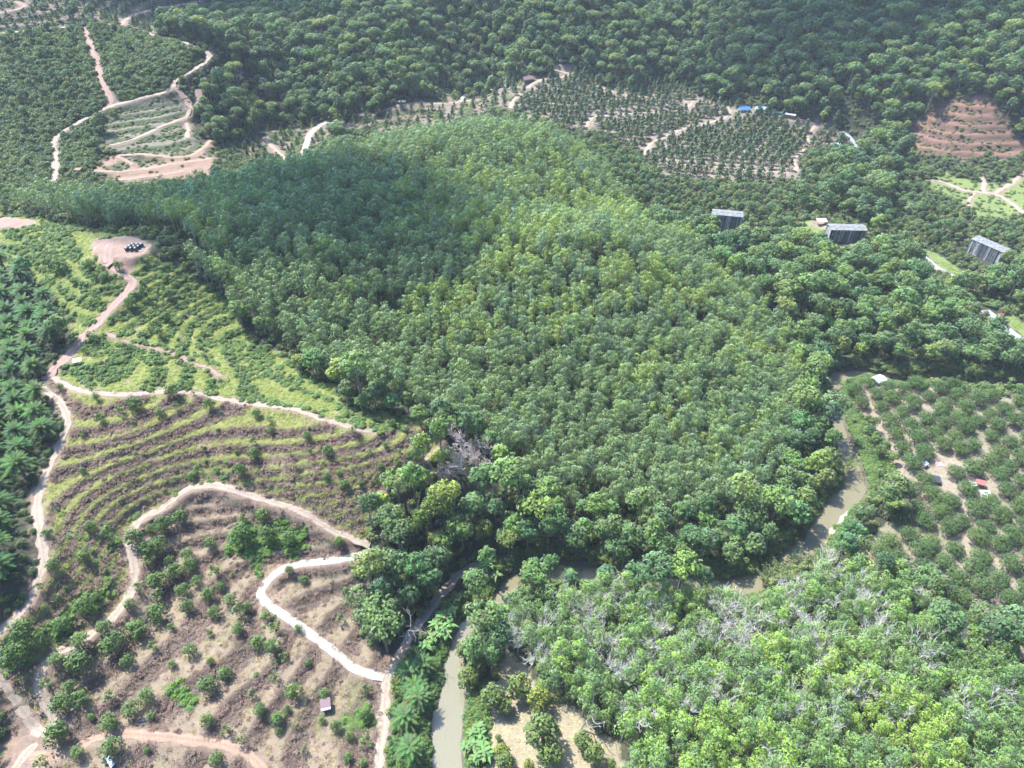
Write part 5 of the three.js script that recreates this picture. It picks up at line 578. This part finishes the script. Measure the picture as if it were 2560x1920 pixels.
// ---------------------------------------------------------------- buildings and small things
const AT = SITE.at, std = (r, g, b, rough = 0.8, extra = {}) => new THREE.MeshStandardMaterial({ color: new THREE.Color().setRGB(r * 0.6, g * 0.6, b * 0.6), roughness: rough, ...extra });
const box = (w, h, d, x = 0, y = 0, z = 0) => new THREE.BoxGeometry(w, h, d).translate(x, y + h / 2, z);
const hole = std(0.02, 0.02, 0.022, 0.9), whiteP = std(0.62, 0.63, 0.62), steel = std(0.5, 0.52, 0.54, 0.5), timber = std(0.2, 0.14, 0.09), concrete = std(0.42, 0.41, 0.39, 0.95, { map: grain });
const place = (key, name, label, cat, turn = 0, dy = 0) => { const [x, z] = AT[key]; return thing(name, label, cat, x, heightAt(x, z) + dy, z, turn); };
function gable(w, d, rise, t, over) {                       // two roof slabs meeting on a ridge along x
  const L = Math.hypot(d / 2 + over, rise * (1 + 2 * over / d)), a = Math.atan2(rise, d / 2), out = [];
  for (const s of [-1, 1]) out.push(new THREE.BoxGeometry(w + 2 * over, t, L).translate(0, t / 2, s * L / 2).rotateX(s * a).translate(0, rise, 0));
  return out;
}
function ribs(w, L, a, s, rise, over, n) { const g = []; for (let k = 0; k <= n; k++) g.push(new THREE.BoxGeometry(0.09, 0.06, L).translate(-w / 2 - over + (w + 2 * over) * k / n, 0.1, s * L / 2).rotateX(s * a).translate(0, rise, 0)); return mergeGeometries(g); }
function house(o, { w, d, h, rise = 1, over = 0.35, wallM, roofM, doors = [[0, 1]], wins = [], rib = 0 }) {
  const pent = new THREE.Shape([new THREE.Vector2(-d / 2, 0), new THREE.Vector2(d / 2, 0), new THREE.Vector2(d / 2, h), new THREE.Vector2(0, h + rise), new THREE.Vector2(-d / 2, h)]);
  mesh('wall', new THREE.ExtrudeGeometry(pent, { depth: w, bevelEnabled: false }).rotateY(Math.PI / 2).translate(-w / 2, -0.6, 0), wallM, o);
  gable(w, d, rise, 0.1, over).forEach((g) => { const r = mesh('roof', g.translate(0, h - 0.58, 0), roofM, o); if (rib) { const s = g.boundingBox ? 1 : 1; } });
  if (rib) { const L = Math.hypot(d / 2 + over, rise * (1 + 2 * over / d)), a = Math.atan2(rise, d / 2); for (const s of [-1, 1]) mesh('roof_ribs', ribs(w, L, a, s, rise + h - 0.58, over, rib), roofM, o); }
  for (const [x, s] of doors) mesh('door', box(1, 2, 0.08, x, -0.3, s * (d / 2 + 0.03)), timber, o);
  for (const [x, y, s, ww = 0.9, hh = 0.8] of wins) { const f = mesh('window', box(ww + 0.16, hh + 0.16, 0.06, x, y - 0.08, s * (d / 2 + 0.02)), whiteP, o); mesh('pane', box(ww, hh, 0.05, x, y, s * (d / 2 + 0.045)), hole, f); }
}
function shelter(o, { w, d, h, slope = 0.25, roofM, postM = timber }) {
  for (const a of [-1, 1]) for (const b of [-1, 1]) mesh('post', new THREE.CylinderGeometry(0.06, 0.07, h + 0.4, 6).translate(a * (w / 2 - 0.2), h / 2 - 0.2, b * (d / 2 - 0.2)), postM, o);
  mesh('roof', new THREE.BoxGeometry(w, 0.08, d).rotateX(slope).translate(0, h + 0.12, 0), roofM, o);
  mesh('beam', new THREE.BoxGeometry(w, 0.1, 0.1).translate(0, h, 0), postM, o);
}
// nine black water tanks on a pad
{
  const [cx, cz] = AT.tanks, y0 = heightAt(cx, cz), prof = [[0, 0], [0.7, 0], [0.74, 0.06], [0.74, 0.4], [0.7, 0.44], [0.74, 0.48], [0.74, 0.85], [0.7, 0.89], [0.74, 0.93], [0.74, 1.25], [0.62, 1.42], [0.3, 1.52], [0, 1.52]].map((p) => new THREE.Vector2(...p));
  const body = new THREE.LatheGeometry(prof, 20), lid = new THREE.CylinderGeometry(0.3, 0.33, 0.1, 16).translate(0, 1.56, 0), black = std(0.018, 0.02, 0.024, 0.35), grey = std(0.3, 0.34, 0.38, 0.5);
  const slab = tag(mesh('concrete_slab', box(6.4, 0.2, 5.4), concrete, scene), 'pale concrete slab under the black water tanks', 'slab'); slab.position.set(cx + 0.2, y0 - 0.05, cz); slab.rotation.y = 0.12;
  const rows = ['back row', 'middle row', 'front row'], cols = ['left', 'middle', 'right'];
  for (let r = 0; r < 3; r++) for (let q = 0; q < 3; q++) { const o = thing('water_tank', `black ribbed water tank on the bare pad, ${cols[q]} one of the ${rows[r]}`, 'water tank', cx - 1.9 + q * 1.75 - r * 0.55 + 0.7, y0 + 0.15, cz - 1.5 + r * 1.6, 0, 'black water tanks'); mesh('body', body, black, o); mesh('lid', lid, grey, o); }
}
{ // little hut on the dry knoll
  const o = place('hut', 'hut', 'small hut with red brown roof and grey wall on the dry slope', 'hut', 0.25);
  mesh('wall', box(2.1, 2.2, 1.9, 0, -0.2, 0), std(0.26, 0.31, 0.36), o); mesh('roof', new THREE.BoxGeometry(2.8, 0.09, 2.5).rotateX(0.16).translate(0, 2.2, -0.2), std(0.2, 0.095, 0.1, 0.6), o); mesh('awning', new THREE.BoxGeometry(2.7, 0.06, 0.8).rotateX(0.45).translate(0, 1.85, 1.3), whiteP, o);
  mesh('door', box(0.7, 1.6, 0.06, 0.5, 0, 0.97), std(0.15, 0.18, 0.2), o); for (const s of [-1, 1]) mesh('post', new THREE.CylinderGeometry(0.05, 0.05, 2, 6).translate(s * 1.25, 0.75, 1.55), timber, o);
}
shelter(place('board', 'shelter', 'low shelter with a long white sheet roof by the bottom edge', 'shelter', -0.75), { w: 3.4, d: 1.0, h: 0.9, slope: 0.05, roofM: std(0.78, 0.78, 0.76, 0.4) });
shelter(place('shed', 'shelter', 'small white roofed shelter beside the road fork near the palms', 'shelter', 0.5), { w: 2.6, d: 2.0, h: 1.6, slope: 0.15, roofM: std(0.74, 0.76, 0.78, 0.4) });
{ const o = place('tarp', 'crate', 'open blue plastic crate lying on the dry knoll', 'crate', 0.4); const b = std(0.05, 0.16, 0.42, 0.5); mesh('base', box(1.1, 0.06, 0.75), b, o); for (const [w, d, x, z] of [[1.1, 0.05, 0, 0.36], [1.1, 0.05, 0, -0.36], [0.05, 0.66, 0.53, 0], [0.05, 0.66, -0.53, 0]]) mesh('side', box(w, 0.4, d, x, 0.07, z), b, o); }
house(place('blue_shed', 'shed', 'shed with a bright pale blue roof at the orchard top', 'shed', 0.45), { w: 5, d: 3.6, h: 2.1, rise: 0.5, wallM: std(0.4, 0.42, 0.44), roofM: std(0.66, 0.76, 0.8, 0.35), rib: 12, wins: [[-1.2, 1, 1]] });
house(place('dark_shed', 'shed', 'shed with dark grey ribbed roof and brown wall among orchard trees', 'shed', -0.3), { w: 3.6, d: 2.8, h: 2.1, rise: 0.35, wallM: std(0.24, 0.16, 0.11), roofM: std(0.075, 0.08, 0.1, 0.4), rib: 10 });
shelter(place('red_shed', 'canopy', 'red canopy standing in a bare gap of the orchard', 'canopy', -0.35), { w: 3.2, d: 2.2, h: 1.9, slope: 0.12, roofM: std(0.6, 0.16, 0.13, 0.5), postM: steel });
shelter(place('pale', 'shelter', 'pale blue sheet roof half under an orchard tree', 'shelter', 0.5), { w: 2.2, d: 1.6, h: 1.7, slope: 0.2, roofM: std(0.42, 0.52, 0.6, 0.4) });
function sheet(key, name, label, w, d, m, seed) { const r = rngOf(seed), [x0, z0] = AT[key], N = 9, P = [], I = [], U = []; for (let j = 0; j < N; j++) for (let i = 0; i < N; i++) { const u = i / (N - 1) - 0.5, v = j / (N - 1) - 0.5, e = 1 + (hash2(seed + Math.round(Math.atan2(v, u) * 2), 3) - 0.5) * 0.35, x = x0 + u * w * e, z = z0 + v * d * e; P.push(x - x0, heightAt(x, z) + 0.1 + r() * 0.12, z - z0); U.push(u, v); } for (let j = 0; j < N - 1; j++) for (let i = 0; i < N - 1; i++) { const a = j * N + i; I.push(a, a + N, a + 1, a + 1, a + N, a + N + 1); } const g = new THREE.BufferGeometry(); g.setAttribute('position', new THREE.Float32BufferAttribute(P, 3)); g.setAttribute('uv', new THREE.Float32BufferAttribute(U, 2)); g.setIndex(I); g.computeVertexNormals(); m.side = THREE.DoubleSide; const o = tag(mesh(name, g, m, scene), label, 'tarpaulin'); o.position.set(x0, 0, z0); return o; }
sheet('slab', 'tarpaulin', 'white tarpaulin spread on the ground below the red canopy', 4.2, 3.4, std(0.75, 0.73, 0.69), 5);
sheet('pink', 'tarpaulin', 'pinkish crumpled tarpaulin between two orchard trees', 2.4, 1.8, std(0.66, 0.4, 0.38), 6);
function car(o, paint, truck) {
  const L = truck ? 5.2 : 3.8, W = truck ? 1.9 : 1.6, s = new THREE.Shape(truck ? [[-2.6, 0.45], [2.6, 0.45], [2.6, 1.2], [2.2, 1.95], [1.1, 2.0], [1.05, 1.05], [-2.6, 1.05]].map((p) => new THREE.Vector2(...p)) : [[-1.9, 0.3], [1.9, 0.3], [1.85, 0.8], [1.0, 0.92], [0.4, 1.42], [-1.1, 1.42], [-1.7, 0.95], [-1.9, 0.85]].map((p) => new THREE.Vector2(...p)));
  mesh('body', new THREE.ExtrudeGeometry(s, { depth: W, bevelEnabled: true, bevelSize: 0.05, bevelThickness: 0.05, bevelSegments: 2 }).translate(0, 0, -W / 2), paint, o);
  const glass = std(0.03, 0.04, 0.05, 0.1); mesh('windscreen', truck ? new THREE.BoxGeometry(0.04, 0.6, W * 0.85).rotateZ(0.48).translate(2.5, 1.55, 0) : new THREE.BoxGeometry(0.05, 0.66, W * 0.85).rotateZ(0.88).translate(0.78, 1.22, 0), glass, o);
  if (truck) mesh('cargo_cover', box(3.4, 1.1, W, -0.85, 1.08, 0), std(0.06, 0.07, 0.08), o);
  for (const x of [-L * 0.31, L * 0.31]) for (const z of [-1, 1]) { const w = mesh('wheel', new THREE.TorusGeometry(0.24, 0.09, 6, 14).translate(x, 0.33, z * (W / 2 + 0.02)), std(0.02, 0.02, 0.02), o); mesh('rim', new THREE.CylinderGeometry(0.18, 0.18, 0.08, 10).rotateX(Math.PI / 2).translate(x, 0.33, z * (W / 2 + 0.02)), steel, w); }
}
car(place('car', 'car', 'small white car parked beside the red canopy', 'car', 0.6), std(0.7, 0.7, 0.7, 0.3));
car(place('truck', 'truck', 'small truck with dark load on the grey valley road', 'truck', 1.9, 0.32), std(0.7, 0.71, 0.72, 0.3), true);
car(place('rv', 'car', 'reddish car parked on grass beside the grey road bend', 'car', 0.9), std(0.3, 0.09, 0.09, 0.3));
{ // yellow boat on the bank
  const [x, z] = AT.yellow, o = thing('boat', 'open yellow plastic boat lying on the bank by the bamboo', 'boat', x, heightAt(x, z) + 0.75, z, 0.3), yel = std(0.72, 0.66, 0.02, 0.4, { side: THREE.DoubleSide });
  const P = [], I = [], NU = 14, NW = 9; for (let i = 0; i <= NU; i++) for (let j = 0; j <= NW; j++) { const u = i / NU * 2 - 1, a = (j / NW - 0.5) * Math.PI * 0.98, b = 0.68 * Math.sqrt(Math.max(0.001, 1 - Math.abs(u) ** 3.5)), k = u * 1.65; P.push(k, 0.55 - Math.cos(a) * 0.55 * Math.sqrt(Math.max(0.05, 1 - u * u * 0.8)) + 0.1 * u * u, Math.sin(a) * b); } for (let i = 0; i < NU; i++) for (let j = 0; j < NW; j++) { const q = i * (NW + 1) + j; I.push(q, q + NW + 1, q + 1, q + 1, q + NW + 1, q + NW + 2); }
  const g = new THREE.BufferGeometry(); g.setAttribute('position', new THREE.Float32BufferAttribute(P, 3)); g.setIndex(I); g.computeVertexNormals(); mesh('hull', g, yel, o);
  for (const x of [-0.6, 0.4]) mesh('seat', box(0.28, 0.05, 1.1, x, 0.38, 0), yel, o); mesh('deck', new THREE.BoxGeometry(0.7, 0.05, 0.9).translate(-1.2, 0.56, 0), yel, o);
}
// weathered concrete bird houses
function streaks(seed) { const n = 256, d = new Uint8Array(n * n * 4); for (let y = 0; y < n; y++) for (let x = 0; x < n; x++) { const a = noise(x / 9 + seed, 3), b = noise(x / 2.5 + seed, y / 40), pan = hash2(Math.floor(x / 20) + seed, 7) < 0.4 ? 0.62 : 1, dirt = sstep(0.35, 0.75, a * 0.6 + b * 0.5) * sstep(0.1, 0.55, noise(x / 5 + 9, seed) + y / n * 0.5), v = (0.86 - 0.42 * dirt) * pan + (noise(x / 1.5, y / 1.5) - 0.5) * 0.08, k = (y * n + x) * 4; d[k] = 255 * clamp(v, 0.06, 1); d[k + 1] = 255 * clamp(v * 0.99, 0.06, 1); d[k + 2] = 255 * clamp(v * 0.97, 0.06, 1); d[k + 3] = 255; } const t = new THREE.DataTexture(d, n, n); t.colorSpace = THREE.SRGBColorSpace; t.wrapS = t.wrapT = THREE.RepeatWrapping; t.magFilter = THREE.LinearFilter; t.needsUpdate = true; return t; }
const roofStain = (() => { const n = 128, d = new Uint8Array(n * n * 4); for (let y = 0; y < n; y++) for (let x = 0; x < n; x++) { const m = sstep(0.55, 0.75, fbm(x / 14, y / 10)), v = 0.74 - 0.32 * m - 0.12 * sstep(0.6, 0.8, noise(x / 3, y / 30)), k = (y * n + x) * 4; d[k] = v * 255; d[k + 1] = v * 253; d[k + 2] = v * 248; d[k + 3] = 255; } const t = new THREE.DataTexture(d, n, n); t.colorSpace = THREE.SRGBColorSpace; t.wrapS = t.wrapT = THREE.RepeatWrapping; t.magFilter = THREE.LinearFilter; t.needsUpdate = true; return t; })();
function block(key, label, w, d, h, turn, seed) {
  const o = place(key, 'concrete_building', label, 'building', turn, key === 'b1' ? 5 : 1), st = streaks(seed), wallM = std(1.4, 1.4, 1.38, 0.95, { map: st }), roofM = std(0.66, 0.66, 0.65, 0.9, { map: roofStain });
  const wallG = (ww, hh) => { const g = new THREE.BoxGeometry(ww, hh + 4, 0.25).translate(0, hh / 2 - 2, 0), u = g.attributes.uv; for (let i = 0; i < u.count; i++) u.setXY(i, u.getX(i) * ww / 16, u.getY(i)); return g; };
  mesh('wall', wallG(w, h).translate(0, 0, d / 2), wallM, o); mesh('wall', wallG(w, h).translate(0, 0, -d / 2), wallM, o); for (const s of [-1, 1]) mesh('end_wall', wallG(d - 0.26, h).rotateY(Math.PI / 2).translate(s * (w / 2 - 0.13), 0, 0), wallM, o);
  gable(w, d, 0.7, 0.14, 0.3).forEach((g) => { const u = g.attributes.uv; for (let i = 0; i < u.count; i++) u.setXY(i, u.getX(i) * 2, u.getY(i)); mesh('roof', g.translate(0, h - 0.05, 0), roofM, o); });
  const n = Math.round(w / 2.6); for (let k = 0; k <= n; k++) mesh('pilaster', box(0.3, h - 0.1, 0.16, -w / 2 + 0.2 + (w - 0.4) * k / n, 0, d / 2 + 0.18), concrete, o);
  for (let k = 0; k < n; k++) for (const y of [h * 0.35, h * 0.7]) if (hash2(k + seed, y * 10) < 0.6) mesh('vent', box(0.35, 0.35, 0.06, -w / 2 + 0.2 + (w - 0.4) * (k + 0.5) / n, y, d / 2 + 0.14), hole, o);
  mesh('door', box(1.1, 2.1, 0.08, -w / 2 + 2, 0.6, d / 2 + 0.16), timber, o);
}
block('b1', 'weathered concrete building half hidden by trees, leftmost of three', 16, 6.5, 7.5, -0.2, 3);
block('b2', 'long weathered concrete building below the pink roofed pavilion', 19.5, 6.8, 6.5, -0.04, 8);
block('b3', 'weathered concrete building end-on beside the valley road', 17.5, 7, 6.8, -1.02, 13);
shelter(place('pav', 'pavilion', 'open pavilion with a pale pink roof on the terrace', 'pavilion', 0), { w: 6, d: 4, h: 2.8, slope: 0.12, roofM: std(0.66, 0.42, 0.44, 0.5), postM: concrete });
{ const o = place('pool', 'terrace_bed', 'long green planting bed in a white kerb beside the pavilion', 'planting bed', 0.03); mesh('kerb', box(9, 0.5, 0.3, 0, -0.1, 1.7), whiteP, o); mesh('kerb', box(9, 0.5, 0.3, 0, -0.1, -1.7), whiteP, o); mesh('hedge', new THREE.BoxGeometry(8.6, 1, 2.6, 24, 3, 8).translate(0, 0.4, 0), std(0.07, 0.12, 0.04, 1), o); mesh('paving', box(8, 0.3, 3, -0.5, -0.12, 4.2), concrete, o); }
house(place('blue1', 'house', 'house with a bright blue roof at the plantation top', 'house', 0.1), { w: 8, d: 6, h: 2.6, rise: 1.4, wallM: std(0.5, 0.52, 0.54), roofM: std(0.06, 0.2, 0.5, 0.6), rib: 14, wins: [[-3, 1, 1], [3, 1, 1]] });
house(place('blue2', 'house', 'low house with a faded pale blue roof beside the bright blue one', 'house', -0.15), { w: 9, d: 6, h: 2.8, rise: 1, wallM: std(0.5, 0.5, 0.5), roofM: std(0.34, 0.48, 0.62, 0.5), rib: 12, wins: [[2, 1, 1]] });
house(place('wall', 'long_shed', 'long narrow shed with a white roof above the plantation', 'shed', -0.52), { w: 30, d: 3.2, h: 2.4, rise: 0.4, wallM: std(0.4, 0.4, 0.38), roofM: std(0.62, 0.64, 0.64, 0.5), rib: 30, wins: [[-8, 1, 1], [-2, 1, 1], [5, 1, 1]] });
house(place('hb1', 'house', 'house with a pale sky blue roof by the valley road, left one', 'house', 0.05), { w: 7, d: 5, h: 2.8, rise: 1, wallM: whiteP, roofM: std(0.5, 0.7, 0.78, 0.4), rib: 10 });
house(place('hb2', 'house', 'house with a pale sky blue roof nearest the valley road', 'house', 0.3), { w: 6, d: 4.6, h: 2.8, rise: 0.9, wallM: whiteP, roofM: std(0.52, 0.7, 0.76, 0.4), rib: 9 });
house(place('hb3', 'house', 'small house with orange walls behind the pale blue roofs', 'house', 0.8), { w: 5, d: 4, h: 3, rise: 0.9, wallM: std(0.5, 0.23, 0.13), roofM: std(0.3, 0.2, 0.16) });
house(place('house1', 'house', 'brown roofed house on posts beside the climbing plantation road', 'house', 0.5), { w: 8, d: 5.5, h: 3, rise: 1.6, wallM: timber, roofM: std(0.26, 0.15, 0.13, 0.6), rib: 10, wins: [[-2, 1, 1], [2, 1, 1]] });
shelter(place('house2', 'hut', 'open hut on the bare top of the plantation hill', 'hut', 0), { w: 5.5, d: 4.5, h: 3, slope: 0.1, roofM: std(0.42, 0.3, 0.28) });
house(place('house3', 'hut', 'small pale hut on the low plantation ridge', 'hut', 0.1), { w: 5, d: 4, h: 2.4, rise: 0.8, wallM: timber, roofM: std(0.46, 0.44, 0.42) });
shelter(place('post', 'hut', 'tiny orange roofed hut at the edge of the fresh terraces', 'hut', 0.2), { w: 4, d: 3, h: 2.2, slope: 0.1, roofM: std(0.5, 0.2, 0.12) });
SITE.walls.forEach((w, k) => { const c = resample(w.p, 2.5), P = [], I = []; c.forEach((p, i) => { const a = c[Math.max(0, i - 1)], b = c[Math.min(c.length - 1, i + 1)], L = Math.hypot(b.x - a.x, b.z - a.z) || 1, nx = -(b.z - a.z) / L, nz = (b.x - a.x) / L, y = heightAt(p.x, p.z); for (const [q, h] of [[-0.9, -0.8], [-0.5, w.h], [0.5, w.h + 0.1], [0.9, -0.8]]) P.push(p.x + nx * q, y + h + (hash2(i, q * 10) - 0.5) * 0.3, p.z + nz * q); if (i) for (let s = 0; s < 3; s++) { const v = i * 4 + s; I.push(v - 4, v - 3, v, v - 3, v + 1, v); } }); const g = new THREE.BufferGeometry(); g.setAttribute('position', new THREE.Float32BufferAttribute(P, 3)); g.setIndex(I); g.computeVertexNormals(); tag(mesh('retaining_wall', g, std(0.42, 0.44, 0.42, 0.95, { side: THREE.DoubleSide }), scene), ['long curved grey retaining wall under the dark forest', 'short arched grey retaining wall beside the white road', 'stepped grey retaining wall left of the white road'][k], 'wall'); });

// fair-weather clouds that drift between the sun and the hill; their shadows lie on the hill and far slopes
function cloudOver(px, pz, rx, rz, seed, label, H = 620) {
  const r = rngOf(seed), t = H / sunDir.y, C = V(px + sunDir.x * t, 40 + H, pz + sunDir.z * t), gs = [];
  for (let k = 0; k < 9; k++) { const a = k * 2.4, e = k ? 0.62 : 0, g = new THREE.IcosahedronGeometry(1, 4), p = g.attributes.position; for (let i = 0; i < p.count; i++) { const f = 0.82 + 0.4 * noise(p.getX(i) * 2 + k * 9 + 20, p.getZ(i) * 2 + p.getY(i) * 1.7 + 20); p.setXYZ(i, p.getX(i) * f, p.getY(i) * f, p.getZ(i) * f); } g.scale(rx * (0.5 + 0.15 * r()), 22, rz * (0.5 + 0.15 * r())); g.translate(Math.cos(a) * e * rx * 0.8, r() * 8, Math.sin(a) * e * rz * 0.8); gs.push(g); }
  const o = tag(mesh('cloud', mergeGeometries(gs), new THREE.MeshStandardMaterial({ color: new THREE.Color(0.9, 0.9, 0.9), roughness: 1, transparent: true, opacity: 0.3, side: THREE.DoubleSide }), scene), label, 'cloud'); o.position.copy(C);
}
SITE.shade.forEach(([x, z, rx, rz], k) => cloudOver(x, z, rx, rz, 300 + k, ['thin white cloud drifting above the hill crest', 'white cloud above the far left terraces', 'white cloud above the far right slope'][k]));

console.log('vertices', NV, 'spots', spot.rubber.length, spot.bare_rubber.length, spot.jungle.length, 'objects', scene.children.length);
renderer.render(scene, camera);
